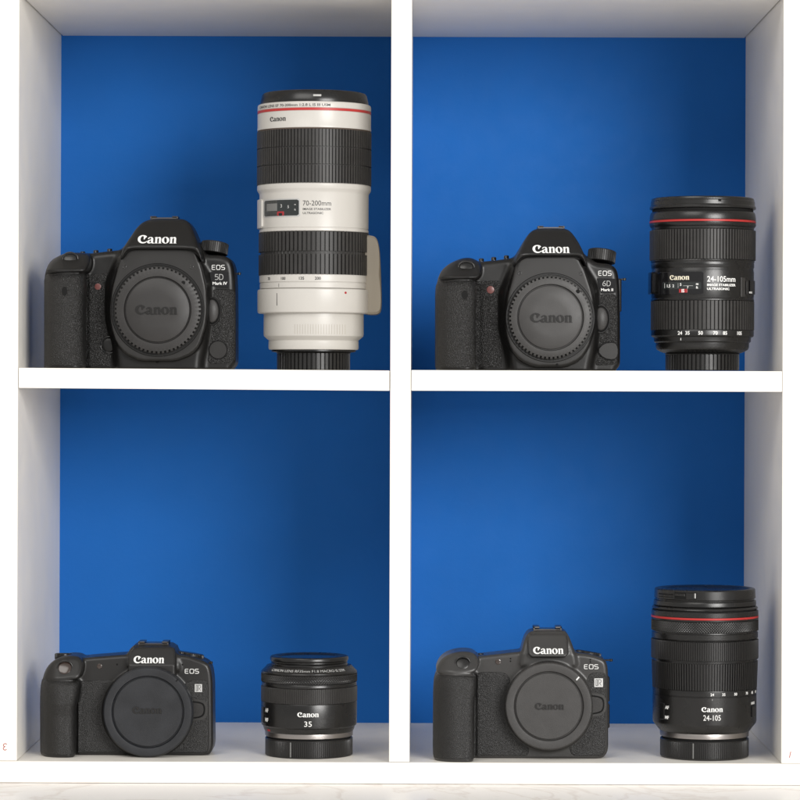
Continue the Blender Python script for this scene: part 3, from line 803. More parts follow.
rt = thing('mirrorless_camera', 'small black mirrorless camera with blue-grey body cap, beside the short lens marked 35', 'camera', (W(128, 755, 45)[0], 45, Z_LOW), group='camera bodies standing in the cube shelf')
SR = dict(Yf=40.0, Yg=20.0, gr=(75, 208), notch=(192, 250), waist=272, podb=190, podt=95,
    core=[(80,520),(80,230),(90,160),(120,120),(200,112),(275,104),(405,94),(590,94),(640,98),(714,124),(728,150),(734,200),(736,450),(722,478),(700,481),(700,520)],
    grip=[(75,520),(73,300),(76,215),(90,190),(160,186),(222,196),(216,260),(206,300),(204,400),(206,520)],
    pod=[(80,195),(92,155),(112,128),(140,110),(180,102),(222,106),(238,130),(234,165),(222,188),(150,196)],
    prism=[(410,185),(414,90),(432,68),(584,68),(590,90),(592,185)], prism_back=[(398,140),(412,80),(430,60),(448,56),(570,56),(590,72),(612,120),(614,160)],
    pb=130, pt=60, ps=10, pd=11,
    mount=(487,313), R=172, Ri=134, capd=17, capmat='blue grey cap plastic', bodymat='magnesium charcoal',
    leather_l=[(66,190),(160,188),(236,196),(300,192),(420,192),(420,520),(66,520)], leather_r=[(560,230),(640,200),(656,192),(712,192),(716,215),(716,472),(560,472)],
    emb=(428,541,306,0.0), tick=((598,192), -0.85, 6, 'matte black'),
    word=(433,550,113), eos=(628,682,157), badge=(666,694,206,236), badgetext=[('R', 670.5, 689.5, 'black print')],
    relout=[(640,258),(700,266),(716,280),(716,325),(700,342),(640,350)], relmid=[(640,268),(692,274),(706,286),(706,318),(692,334),(640,340)], relin=[(644,274),(688,278),(700,290),(700,314),(688,328),(644,334)],
    dots=[('self_timer_lamp', 303, 138, 10, 10, 'bronze lamp', .5), ('microphone_hole', 370, 131, 3.5, 3.5, 'matte black', .15), ('microphone_hole', 619, 132, 3.5, 3.5, 'matte black', .15)],
    shutter=(171,144,27,25), shutmat='bronze lamp', fdial=(166,88,112,34,52), rdial=(648,86,112,50), topbuttons=[(262,104),(215,102)],
    shoe=(450,566,44,60), lug=(716,124), doors=[(215,380)], right=736)
mirrorless(rt, 20, 630, SR)

rt = thing('mirrorless_camera', 'charcoal mirrorless camera with grey body cap bearing a white index tick', 'camera', (W(520, 758, 35)[0], 35, Z_LOW), group='camera bodies standing in the cube shelf')
SQ = dict(Yf=28.0, Yg=2.0, gr=(54, 205), notch=(222, 275), podb=220, podt=140,
    core=[(62,590),(62,260),(74,200),(110,165),(200,158),(240,156),(385,140),(590,144),(650,150),(704,168),(716,195),(718,260),(718,520),(700,545),(680,551),(660,590)],
    grip=[(56,590),(52,520),(54,300),(58,240),(80,220),(150,216),(212,224),(214,280),(206,330),(204,590)],
    pod=[(58,226),(68,192),(86,168),(120,150),(165,143),(205,148),(224,166),(226,196),(212,220),(150,228)],
    prism=[(414,162),(412,88),(420,76),(556,76),(562,88),(566,162)], prism_back=[(374,200),(386,140),(396,98),(410,70),(430,60),(545,58),(564,72),(580,110),(596,160),(600,200)],
    pb=150, pt=56, ps=12, pd=9,
    mount=(491,348), R=168, Ri=129, capd=15, capmat='charcoal cap plastic', bodymat='magnesium grey', nteeth=150,
    leather_l=[(46,224),(120,220),(215,226),(238,218),(320,218),(345,240),(345,420),(420,510),(408,545),(46,560)], leather_r=[(560,300),(636,250),(650,220),(704,220),(710,240),(708,520),(692,541),(580,541),(566,500),(640,420)],
    emb=(438,549,348,0.0), tick=((601,242), -0.85, 8, 'white print'),
    word=(431,547,135), eos=(625,680,197), badge=(664,697,241,274), badgetext=[('R', 669.5, 691.5, 'black print')],
    relout=[(640,294),(696,302),(710,318),(710,362),(694,382),(640,390)], relmid=[(640,302),(690,310),(702,322),(702,358),(688,374),(640,380)], relin=[(644,308),(684,314),(696,326),(696,354),(684,368),(644,374)],
    dots=[('self_timer_lamp', 298, 178, 11, 11, 'bronze lamp', .5), ('microphone_hole', 345, 166, 3, 3, 'matte black', .15), ('microphone_hole', 345, 176, 3, 3, 'matte black', .15), ('microphone_hole', 649, 170, 3, 3, 'matte black', .15), ('microphone_hole', 649, 179, 3, 3, 'matte black', .15)],
    shutter=(163,184,26,23), shutmat='satin black', fdial=(158,134,156,34,40), rdial=(640,138,160,48), topbuttons=[(206,146),(232,150)],
    shoe=(432,540,44,66), lug=(716,172), doors=[(232,330),(336,430)], right=718)
mirrorless(rt, 420, 615, SQ)

# ------------------------------------------------------------------ lenses
class Lens:
    def __init__(self, root, cx, Y0, zb):
        self.root = root; self.Y0 = Y0; self.zb = zb
        self.k = P * (1 + Y0 / D); self.cpx = cx
        self.base = np.array(list(root['base']))
    def c(self): return (self.base[0], self.Y0, 0)
    def z(self, py, hw):
        px, py = unroll(self.cpx, py)
        r = hw * self.k
        return max(self.zb, (VY - py) * P * (1 + (self.Y0 - r) / D))
    def rows(self, prof): return [(self.z(y, hw), hw*self.k) for hw, y in prof]
    def turn(self, name, prof, mt, parent=None, n=192, sharp=28, label=None, caps=True):
        V, F, UV = revolve(self.rows(prof), circ(n), self.c(), 'z', caps=caps)
        return build(name, V, F, mt, parent or self.root, sharp=sharp, uv=UV*1.0, label=label)
    def ribs(self, name, hw, y0, y1, n, depth, mt, duty=0.6, slope=0.1, grooves=(), parent=None, taper=0.0, end=0.8):
        th, hh = teeth(n, duty, slope)
        z0, z1 = self.z(y0, hw), self.z(y1, hw); r = hw*self.k; r1 = (hw+taper)*self.k; dp = depth*self.k
        cut = lambda z, a=1.0: (r + (r1-r)*(z-z0)/(z1-z0)) - dp*(1-hh*a)
        rows = [(z0, r-dp*1.4), (z0, cut(z0, 0)), (z0-.0, cut(z0, .3)), (z0-end*.35, cut(z0, 1))]
        for gy, gw in grooves:
            a = self.z(gy-gw/2, hw); b = self.z(gy+gw/2, hw)
            rows += [(a, cut(a)), (a-.08, cut(a, 0.12)), (b+.08, cut(b, 0.12)), (b, cut(b))]
        rows += [(z1+end*.35, cut(z1, 1)), (z1, cut(z1, .3)), (z1, cut(z1, 0)), (z1, r-dp*1.4)]
        V, F, UV = revolve(rows, th, self.c(), 'z')
        return build(name, V, F, mt, parent or self.root, sharp=30, uv=UV)
    def knurl(self, name, hw, y0, y1, n, depth, mt, parent=None):
        z0, z1 = self.z(y0, hw), self.z(y1, hw); r = hw*self.k; dp = depth*self.k
        th = np.arange(n*6) * 2*math.pi/(n*6) - math.pi; per = 2*math.pi*r/n; m = max(6, int(abs(z0-z1)/per*6)); rows = [(z0+.3, r-dp*1.2), (z0+.05, r-dp*.2)]
        for i in range(m+1):
            z = z0 + (z1-z0)*i/m; a = th*n/2; b = z/per*math.pi
            h = np.minimum(np.abs(np.sin(a+b)), np.abs(np.sin(a-b)))
            rows.append((z, r - dp*(1-h)))
        rows += [(z1-.05, r-dp*.2), (z1-.3, r-dp*1.2)]
        V, F, UV = revolve(rows, th, self.c(), 'z')
        return build(name, V, F, mt, parent or self.root, sharp=24, uv=UV)
    def phi(self, px, hw): return math.asin(max(-1, min(1, (px - self.cpx)/hw)))
    def text(self, name, mesh, px0, px1, py, hw, mt, parent=None, height=None, t=0.12, cone=0.0, label=None):
        r = hw*self.k; p0, p1 = self.phi(px0, hw), self.phi(px1, hw)
        zc = self.z(py, hw)
        X, Z, T = flat_glyph(mesh, p0*r, p1*r, zc, None if height is None else height*self.k)
        c = self.c(); V = []
        for x, z, q in zip(X, Z, T):
            rr = r + (t if q > 0 else -.3) + cone*(z - zc); a = x / r
            V.append((c[0] + rr*math.sin(a), c[1] - rr*math.cos(a), z))
        return build(name, V, mesh[1], mt, parent or self.root, smooth=False, label=label)
    def patch(self, name, px0, px1, y0, y1, hw, t, mt, parent=None, sink=1.0, rx=0.0, label=None, bev=0.3, phis=None):
        """curved plate on the barrel"""
        r = hw*self.k; p0, p1 = phis or (self.phi(px0, hw), self.phi(px1, hw)); z0, z1 = self.z(y0, hw), self.z(y1, hw); n = 24
        c = self.c(); V = []; F = []
        def ring(off, rr):
            o = len(V); h = []
            a0, a1 = p0 + off/r, p1 - off/r; u0, u1 = z0 - off, z1 + off; cr = rx*self.k
            A = [a0 + (a1-a0)*i/n for i in range(n+1)]
            for a in A:
                e = min(abs(a-a0), abs(a1-a))*r
                dz = 0 if e >= cr else cr - math.sqrt(max(0, cr*cr - (cr-e)**2))
                V.append((c[0]+rr*math.sin(a), c[1]-rr*math.cos(a), u0 - dz)); V.append((c[0]+rr*math.sin(a), c[1]-rr*math.cos(a), u1 + dz))
            return o
        o0 = ring(0, r - sink); o1 = ring(0, r + t - bev*.7); o2 = ring(bev, r + t)
        for i in range(n): F.append([o2+2*i, o2+2*i+1, o2+2*i+3, o2+2*i+2])
        for a, b in ((o0, o1), (o1, o2)):
            for i in range(n):
                F.append([a+2*i, b+2*i, b+2*i+2, a+2*i+2]); F.append([a+2*i+1, a+2*i+3, b+2*i+3, b+2*i+1])
            F.append([a, a+1, b+1, b]); F.append([a+2*n, b+2*n, b+2*n+1, a+2*n+1])
        return build(name, V, F, mt, parent or self.root, sharp=25, label=label)

def num_row(L, items, py, hw, mt, h, parent, w=1.0):
    ms = []
    for s, px in items:
        m = tmesh(s, 0.02); A = np.array(m[0]); wd = (A[:, 0].max()-A[:, 0].min()) / (A[:, 1].max()-A[:, 1].min()) * h * w
        L.text('focal_length_number', m, px - wd/2*math.cos(L.phi(px, hw)), px + wd/2*math.cos(L.phi(px, hw)), py, hw, mt, parent, height=h)

# white telephoto zoom
def make_white_tele():
    cx, Y0 = 313.5, 62.0
    rt = thing('telephoto_lens', 'tall white telephoto zoom lens with black ribbed rings and tripod foot', 'lens', (W(cx, 370, Y0)[0], Y0, Z_UP_L), group='lenses standing in the cube shelf')
    L = Lens(rt, cx, Y0, Z_UP_L)
    cap = L.turn('front_cap', [(38,89.3),(49,89.3),(51,89.8),(52.3,91.2),(53.6,96.6),(54,98.5),(54,100.3),(53,101.2),(52,101.2)], 'satin black')
    L.patch('cap_catch', 314, 322, 94.2, 96.4, 53, 0.5, 'grey print', cap)
    L.turn('hood_mount', [(52.6,98),(53.8,98.4),(53.8,101.8),(50,101.8)], 'satin black')
    fr = L.turn('front_barrel', [(52,101),(55.6,101),(56.4,101.6),(56.7,103),(56.7,106.9),(56.3,107.2),(56.3,110.2),(56.7,110.5),(56.7,124.4),(56.9,125),(56.9,127),(55,127.5)], 'white lens enamel')
    L.turn('red_ring', [(56.0,107.3),(56.75,107.5),(56.75,109.9),(56.0,110.1)], 'red line')
    L.text('lens_lettering', tmesh('CANON LENS EF 70-200mm 1:2.8 L IS III USM', 0.01), 260, 331, 104.6, 56.7, 'black print', fr, height=2.6)
    L.text('brand_lettering', LOGO, 271, 287.3, 118.0, 56.7, 'black print', fr)
    L.turn('seam', [(56,127),(56.3,127.2),(56.3,128.4),(55,128.6)], 'dark seam brown')
    L.ribs('focus_ring', 57.2, 128.3, 182.6, 104, 1.8, 'grip rubber', duty=.60, slope=.07, grooves=((146.2,1.0),(164,1.0)))
    md = L.turn('middle_barrel', [(54,182.4),(56.2,182.6),(56.9,183.4),(56.9,187.2),(56.4,188.6),(55.0,190.6),(54.6,192.5),(54.5,226.6),(54.0,227.0),(54.0,227.6),(54.6,228),(54.7,230.2),(54,230.8)], 'white lens enamel')
    win = L.patch('distance_window', 264.4, 301.8, 198.2, 216.6, 54.5, 0.35, 'grey print', md, rx=1.6)
    L.patch('window_pane', 265.4, 300.8, 199.2, 215.7, 54.5, 0.42, 'window glass', win, rx=1.2)
    L.patch('scale_plate', 268, 279, 202.5, 210.5, 54.5, 0.48, 'window grey', win)
    L.patch('index_plate', 278.6, 286, 210.8, 215.4, 54.5, 0.52, 'red window mark', win, rx=1.0)
    L.patch('index_plate', 280.2, 284.4, 212.2, 215.4, 54.5, 0.56, 'gloss black', win, rx=.8)
    for s, px, py in (('3', 283, 205.5), ('5', 290, 206.6), ('m', 296.8, 204.5), ('ft', 296.8, 209.5)):
        L.text('scale_number', tmesh(s, .02), px-.75, px+.75, py, 54.5, 'grey print', win, t=.55)
    m = tmesh('70-200mm', 0.0)
    L.text('model_lettering', m, 304.3, 332, 203.0, 54.5, 'black print', md, height=5.0)
    L.text('model_lettering', tmesh('IMAGE STABILIZER', 0.01), 304.3, 332, 209.0, 54.5, 'black print', md, height=2.2)
    L.text('model_lettering', tmesh('ULTRASONIC', 0.01), 304.3, 324.5, 213.0, 54.5, 'black print', md, height=2.2)
    L.patch('switch_panel', 0, 0, 197.5, 226.5, 54.3, 1.9, 'white lens enamel', md, phis=(-2.25, -1.13), rx=1.5)
    L.ribs('zoom_ring', 55.2, 231.0, 274.3, 78, 2.2, 'grip rubber', duty=.64, slope=.06, grooves=((252.0,3.0),))
    lo = L.turn('scale_barrel', [(53,274),(54.3,274.2),(54.5,275),(54.4,281.2),(53.6,281.5),(53.6,282.1),(54,282.4),(54,287.4),(53.4,287.8),(52,288.4)], 'white lens enamel')
    num_row(L, [('70', 270.3), ('100', 285), ('135', 303.3), ('200', 319.3)], 278.2, 54.4, 'black print', 3.0, lo)
    L.patch('index_mark', 280.0, 280.8, 283.0, 287.0, 54, 0.1, 'black print', lo)
    co = L.turn('tripod_collar', [(54,288.2),(55.7,288.6),(56.2,289.4),(56.3,291),(56.2,310.4),(55.8,311.8),(54.5,312.6),(50,312.8)], 'white lens enamel')
    L.patch('index_mark', 278.2, 279.2, 292.6, 305.6, 56.2, 0.12, 'black print', co)
    L.patch('red_dot', 345.2, 347.6, 291.0, 293.6, 56.2, 0.2, 'red mark', co, rx=1.1)
    # foot : arm on the flank and a bar running up beside the barrel
    zt, zb_ = L.z(237, 56), L.z(314, 56); x0 = L.base[0]
    pts = []
    fo = smooth_poly([(363,236.5),(371,236.3),(377,238.5),(379.4,247),(380.4,262),(381.4,290),(381.6,308),(379.5,314.2),(372,315),(363,314)], 2)
    prof = [(W(a, b, Y0 + 8)[0], W(a, b, Y0 + 8)[2]) for a, b in fo]
    V = []; F = []; n = len(prof)
    cxm = sum(p[0] for p in prof)/n; czm = sum(p[1] for p in prof)/n
    lay = [(Y0-9, .93), (Y0-11+3.2, 1), (Y0+24, 1), (Y0+27, .93)]
    lay = [(Y0-11, 1.6), (Y0-9.6, 0), (Y0+25, 0), (Y0+27, 1.6)]
    for y, ins in lay:
        for px, pz in prof:
            dx_, dz_ = px-cxm, pz-czm; ll = math.hypot(dx_, dz_)
            V.append((px - (ins if dx_ > 0 else 0)*dx_/ll, y, pz - ins*dz_/ll))
    for i in range(3):
        for j in range(n): F.append([i*n+j, i*n+(j+1) % n, (i+1)*n+(j+1) % n, (i+1)*n+j])
    F.append(list(range(n))); F.append([3*n+j for j in range(n)][::-1])
    build('tripod_foot', V, F, 'shaded lens enamel', co, sharp=40)
    rr = L.turn('rear_barrel', [(49,311.5),(49.9,312),(50,313),(50,333.5),(49.6,335.6),(46.6,338.4),(45,339.6),(44.6,340.1),(45.0,340.8),(45.1,347.4),(44.4,349.2),(42,349.6)], 'white lens enamel')
    for i in range(20):
        px = 296.5 + i*2.6
        if px > 347: break
        L.patch('grip_ridge', px-0.28, px+0.28, 324, 334, 50, 0.12, 'shaded lens enamel', rr)
    L.turn('mount_ring', [(40,349),(42.2,349.4),(42.2,351.2),(38,352)], 'satin black')
    L.ribs('rear_cap', 36.6, 352.0, 369.9, 52, 1.7, 'rear cap plastic', duty=.62, slope=.14)
    L.turn('rear_cap_lip', [(33,351.4),(36.5,351.8),(37.3,352.6),(36.2,353.4),(34,353.4)], 'rear cap plastic')
make_white_tele()

def make_black_zoom():
    cx, Y0 = 702.2, 62.0
    rt = thing('zoom_lens', 'black zoom lens with red line and distance window beside the 6D camera', 'lens', (W(cx, 370, Y0)[0], Y0, Z_UP_R), group='lenses standing in the cube shelf')
    L = Lens(rt, cx, Y0, Z_UP_R)
    cap = L.turn('front_cap', [(40,195.6),(49,195.6),(50.8,196.2),(51.4,197.8),(51.3,198.6),(51.8,199.4),(52,203.2),(52.8,204.4),(53.1,205.2),(52.9,206.6),(51.6,207.2),(50,207.6)], 'barrel black')
    L.patch('cap_notch', 713, 716, 199.4, 201.2, 52, 0.2, 'matte black', cap)
    L.turn('filter_ring', [(48,207),(50.4,207.4),(50.4,210.2),(48,210.4)], 'matte black')
    fr = L.turn('front_barrel', [(49,209.8),(51.2,210),(52,211),(52.6,213),(53,216.4),(53,218.2),(52.6,218.6),(52.6,221),(53,221.3),(53,223.4),(52.2,225),(51.4,225.6),(51.0,228.0),(50,228.4)], 'barrel black')
    L.turn('red_ring', [(52.3,218.7),(53.1,218.9),(53.1,220.8),(52.3,221)], 'red line')
    L.ribs('focus_ring', 52.9, 228.3, 258.8, 100, 2.0, 'grip rubber', duty=.58, slope=.07)
    md = L.turn('middle_barrel', [(50,258.6),(51.6,259),(51.8,260),(51.2,261.4),(51.4,262.6),(51.4,265.6),(50.6,267.4),(50.8,269),(51.2,270.5),(51.2,295),(50.8,297.5),(51.4,298.6),(51.4,299.8),(50,300)], 'barrel black')
    pn = L.patch('scale_panel', 656.5, 698.6, 271.6, 294.4, 51.2, 0.5, 'gloss black', md, rx=1.0)
    L.patch('distance_window', 660.5, 696.5, 281.6, 289.2, 51.2, 0.62, 'window glass', pn, rx=.6)
    L.text('brand_lettering', LOGO, 667, 685.2, 277.3, 51.2, 'cream print', pn, t=.62)
    for s, a, b, py in (('1.5', 664.6, 667.6, 285.6), ('2', 669.6, 671.0, 285.6), ('5', 676.4, 677.8, 284.4), ('7', 683, 684.4, 287.4), ('m', 691.5, 693.8, 284.2), ('ft', 691.5, 693.5, 287.4)):
        L.text('scale_number', tmesh(s, .02), a, b, py, 51.2, 'white print', pn, t=.72)
    L.patch('scale_line', 679, 689, 285.4, 286.0, 51.2, .68, 'white print', pn)
    L.patch('scale_line', 662.2, 662.8, 282.6, 288, 51.2, .68, 'white print', pn)
    L.patch('scale_line', 674.4, 675, 282.6, 288, 51.2, .68, 'white print', pn)
    L.patch('index_plate', 675.3, 683.4, 288.6, 292.6, 51.2, .66, 'red window mark', pn)
    L.text('scale_number', tmesh('IS', .03), 678, 680.6, 290.6, 51.2, 'white print', pn, t=.74)
    L.text('model_lettering', tmesh('24-105mm', 0.01), 702.2, 730.8, 278.8, 51.2, 'white print', md, height=5.6)
    L.text('model_lettering', tmesh('IMAGE STABILIZER', 0.03), 702.2, 731, 284.8, 51.2, 'white print', md, height=2.4)
    L.text('model_lettering', tmesh('ULTRASONIC', 0.03), 702.2, 724.6, 288.7, 51.2, 'white print', md, height=2.4)
    L.patch('zoom_lock_plate', 736.6, 741.2, 276.8, 296.2, 51.2, 0.6, 'grip rubber', md)
    L.patch('zoom_lock_slide', 742.0, 744.4, 280.0, 293.6, 51.2, 1.1, 'magnesium charcoal', md)
    L.patch('lock_switch', 745.6, 751.6, 279.4, 293.4, 51.2, 1.4, 'gloss black', md)
    L.text('lock_lettering', tmesh('LOCK', .02), 746.2, 749.4, 291.6, 53.2, 'white print', md)
    L.patch('switch_panel', 0, 0, 271.0, 293.0, 51.0, 2.6, 'gloss black', md, phis=(-2.2, -1.22), rx=1.5)
    L.ribs('zoom_ring', 51.6, 300.0, 329.6, 80, 2.2, 'grip rubber', duty=.60, slope=.07)
    sc = L.turn('scale_barrel', [(50,329.3),(51,329.6),(51.3,330.4),(51.2,335),(50.4,336.2),(48.8,336.8),(48.4,337.8),(48.3,341),(47.4,341.8),(46.6,342.4),(46.5,346.8),(45.4,349.2),(42,351.2),(38.6,352.6),(36,352.8)], 'barrel black')
    num_row(L, [('24', 676.3), ('35', 683.4), ('50', 696), ('70', 710.6), ('85', 720.3), ('105', 735.4)], 332.9, 51.2, 'white print', 3.6, sc)
    L.patch('index_mark', 676.8, 677.8, 337.6, 340.4, 48.3, .12, 'white print', sc)
    L.ribs('rear_cap', 36.8, 353.2, 370.1, 54, 1.7, 'rear cap plastic', duty=.62, slope=.14)
    L.turn('rear_cap_lip', [(33,352.6),(36.9,353),(37.5,353.8),(36.4,354.6),(34,354.6)], 'rear cap plastic')
make_black_zoom()

def rear_rf(L, hw, y0, y1, mark):
    rc = L.ribs('rear_cap', hw, y0 + 1.2, y1 - .9, 132, .55, 'rear cap plastic', duty=.5, slope=.16)
    L.turn('rear_cap_lip', [(hw-3, y0), (hw-.7, y0), (hw, y0+.6), (hw, y0+1.3), (hw-.5, y0+1.5)], 'rear cap plastic', rc)
    L.turn('rear_cap_base', [(hw-.5, y1-1.2), (hw, y1-1.0), (hw-.1, y1-.4), (hw-1, y1+.3), (hw-2, y1+3)], 'rear cap plastic', rc)
    L.patch('index_mark', mark-.65, mark+.65, y0+1.6, y1-1.2, hw, .15, 'window grey', rc)

def make_rf_zoom():
    cx, Y0 = 704.3, 48.0
    rt = thing('zoom_lens', 'black zoom lens with red ring, silver mount and pinch cap, on lower right shelf', 'lens', (W(cx, 758, Y0)[0], Y0, Z_LOW), group='lenses standing in the cube shelf')
    L = Lens(rt, cx, Y0, Z_LOW)
    cap = L.turn('front_cap', [(38,591.4),(40,590.8),(48,590.6),(49.6,591.2),(50.2,592.2),(50.6,600.4),(50.0,601.2),(49,601.4),(49,602.4),(50.6,603),(51,604),(51.2,607.4),(50.6,608.4),(50,609)], 'barrel black')
    ct = L.patch('cap_catch', 671, 692, 593.0, 600.2, 50.3, .3, 'matte black', cap)  # matte black patch, shade of the catch recess put into the colour
    L.patch('catch_bar_or_glint', 672, 681, 594.4, 597.0, 50.3, .8, 'satin black', ct)
    L.patch('catch_bar_or_glint', 682, 689.4, 593.6, 599.6, 50.3, 1.0, 'satin black', ct)
    L.patch('catch_bar_or_glint', 689.9, 691.2, 593.6, 598.6, 50.3, .9, 'grey print', ct)  # grey strip is a painted glint on the catch
    L.patch('catch_bar_or_glint', 657, 670, 595.0, 596.4, 50.3, .35, 'matte black', ct)
    L.patch('catch_bar_or_glint', 657, 670, 598.0, 598.8, 50.3, .35, 'matte black', ct)
    L.turn('front_lip', [(49,608.6),(51.6,609),(52.6,610.2),(52.9,611.2),(52,611.4),(50,611.6)], 'satin black')
    L.turn('front_gap', [(49,611),(51.5,611.2),(51.5,613),(49,613.2)], 'matte black')
    fr = L.turn('front_barrel', [(50,612.8),(52.8,613),(53.3,613.8),(53.4,618.0),(53,618.3),(53,620.8),(53.4,621),(53.4,622.2),(53,622.6)], 'barrel black')
    L.turn('red_ring', [(52.6,618.4),(53.5,618.6),(53.5,620.5),(52.6,620.7)], 'red line')
    L.knurl('control_ring', 53.5, 622.8, 633.4, 124, .9, 'knurled black')
    L.turn('control_ring_core', [(50,622.2),(52.3,622.4),(52.3,634),(50,634.2)], 'knurled black')
    L.turn('upper_barrel', [(51,633.6),(52.3,634),(52.4,634.8),(53,635.6),(53,640.6),(52.6,641.2),(51.6,641.6),(51.4,642.6),(50,643)], 'barrel black')
    L.ribs('focus_ring', 53.5, 642.6, 661.6, 150, .9, 'dark rubber', duty=.52, slope=.14)
    L.turn('middle_gap', [(51,661.2),(53.2,661.6),(53.2,662.3),(51.6,662.6),(51.6,664.6),(50,664.8)], 'satin black')
    L.ribs('zoom_ring', 53.0, 664.2, 691.6, 120, 1.5, 'dark rubber', duty=.54, slope=.08, taper=-.9)
    sc = L.turn('scale_barrel', [(51,691.2),(51.9,691.6),(52,692.2),(51.9,697.0),(51.4,697.3),(51.4,697.9),(51.8,698.2),(51.8,725.0),(51.2,727.2),(47.6,731.4),(45.4,734.2),(44,734.8)], 'barrel black')
    num_row(L, [('24', 707.3), ('35', 718.8), ('50', 731), ('70', 743), ('85', 749.2), ('105', 753.6)], 694.8, 51.9, 'white print', 2.7, sc)
    L.patch('index_mark', 707.1, 707.8, 699, 700.8, 51.8, .1, 'white print', sc)
    L.text('brand_lettering', LOGO, 696.8, 718, 709.7, 51.8, 'white print', sc)
    L.text('model_lettering', tmesh('24-105', 0.0), 698.6, 715.8, 718.0, 51.8, 'white print', sc, height=5.4)
    sw = L.patch('focus_switch', 658.6, 662.4, 705.5, 722, 51.8, .8, 'satin black', sc)
    L.text('switch_lettering', tmesh('AF', .03), 662.6, 666, 709.5, 51.8, 'white print', sc)
    L.text('switch_lettering', tmesh('MF', .03), 662.6, 666, 719.5, 51.8, 'white print', sc)
    L.patch('lock_switch', 748.4, 752.6, 708.6, 719.6, 51.8, .9, 'gloss black', sc)
    L.text('switch_lettering', tmesh('LOCK', .03), 748.2, 752.2, 705.6, 51.8, 'white print', sc)
    L.patch('red_dot', 665.4, 668, 731.4, 733.6, 47, -0.9, 'red mark', sc, rx=.8, sink=1.5)
    L.turn('mount_ring', [(40,734.4),(44.2,734.8),(44.4,735.4),(44.2,739.6),(43.6,740),(42,740.2)], 'brushed steel')
    L.turn('mount_gap', [(40,739.8),(42.2,740),(42.2,743),(40,743.2)], 'matte black')
    rear_rf(L, 44.2, 742.2, 760.4, 689.6)
make_rf_zoom()

def make_rf_prime():
    cx, Y0 = 308.9, 52.0
    rt = thing('prime_lens', 'short black lens marked 35 without a red ring, on the lower left shelf', 'lens', (W(cx, 758, Y0)[0], Y0, Z_LOW), group='lenses standing in the cube shelf')
    L = Lens(rt, cx, Y0, Z_LOW)
    cap = L.turn('front_cap', [(28,659.2),(30,658.4),(36,658.2),(37.8,658.6),(38.8,659.4),(39.2,660.4),(39.2,662.4),(38.6,663.4),(37,663.8)], 'satin black')
    L.turn('cap_disc', [(1,660.4),(20,660.3),(27,660.0),(28.6,659.0)], 'gloss black', cap)
    L.turn('filter_ring', [(36,663.2),(38.0,663.6),(38.2,664.4),(37.6,665.4),(38.4,666.4),(38.4,668.2),(37,668.6)], 'barrel black')
    fr = L.turn('front_barrel', [(38,667.6),(40.4,667.8),(42,668.2),(46.6,673.4),(47.6,674.4),(47.9,675.4),(47.4,676.4),(46,676.6)], 'satin black', label='sloping front ring with white lettering')
    L.text('lens_lettering', tmesh('CANON LENS RF35mm F1.8 MACRO IS STM', 0), 273.4, 344.4, 671.4, 44.8, 'grey print', fr, height=2.2, cone=-0.95, t=.35)
    L.knurl('control_ring', 48.1, 676.8, 685.0, 112, .9, 'knurled black')
    L.turn('control_ring_core', [(45,676.2),(46.9,676.4),(46.9,685.4),(45,685.8)], 'knurled black')
    L.turn('upper_barrel', [(46,685.2),(47,685.6),(47.3,686.4),(47.6,688.2),(47.2,689.2),(46,689.6)], 'barrel black')
    L.ribs('focus_ring', 48.1, 689.6, 705.0, 150, .8, 'grip rubber', duty=.54, slope=.14)
    sc = L.turn('main_barrel', [(46,704.8),(47.6,705.2),(47.9,706),(47.8,726.4),(47.4,728.8),(46.0,730),(45,733.2),(44,735)], 'barrel black')
    L.text('brand_lettering', LOGO, 299, 320.2, 714.9, 47.8, 'white print', sc)
    L.text('model_lettering', tmesh('35', 0.0), 305.8, 313.3, 724.2, 47.8, 'white print', sc, height=5.2)
    L.patch('focus_switch', 262.4, 264.8, 710, 726, 47.8, .8, 'satin black', sc)
    L.text('switch_lettering', tmesh('AF', .03), 266.2, 269.4, 712.8, 47.8, 'white print', sc)
    L.text('switch_lettering', tmesh('MF', .03), 266.2, 269.4, 722.4, 47.8, 'white print', sc)
    L.patch('red_dot', 268.2, 271, 731.6, 734, 45.2, 0.2, 'red mark', sc, rx=.8, sink=1.5)
    L.turn('mount_ring', [(40,734.2),(43.8,734.6),(44,735.4),(43.8,739.4),(43.2,739.8),(42,740)], 'brushed steel')
    L.turn('mount_gap', [(40,739.6),(41.8,739.8),(41.8,742.4),(40,742.6)], 'matte black')
    rear_rf(L, 43.7, 741.4, 759.2, 292.0)
make_rf_prime()

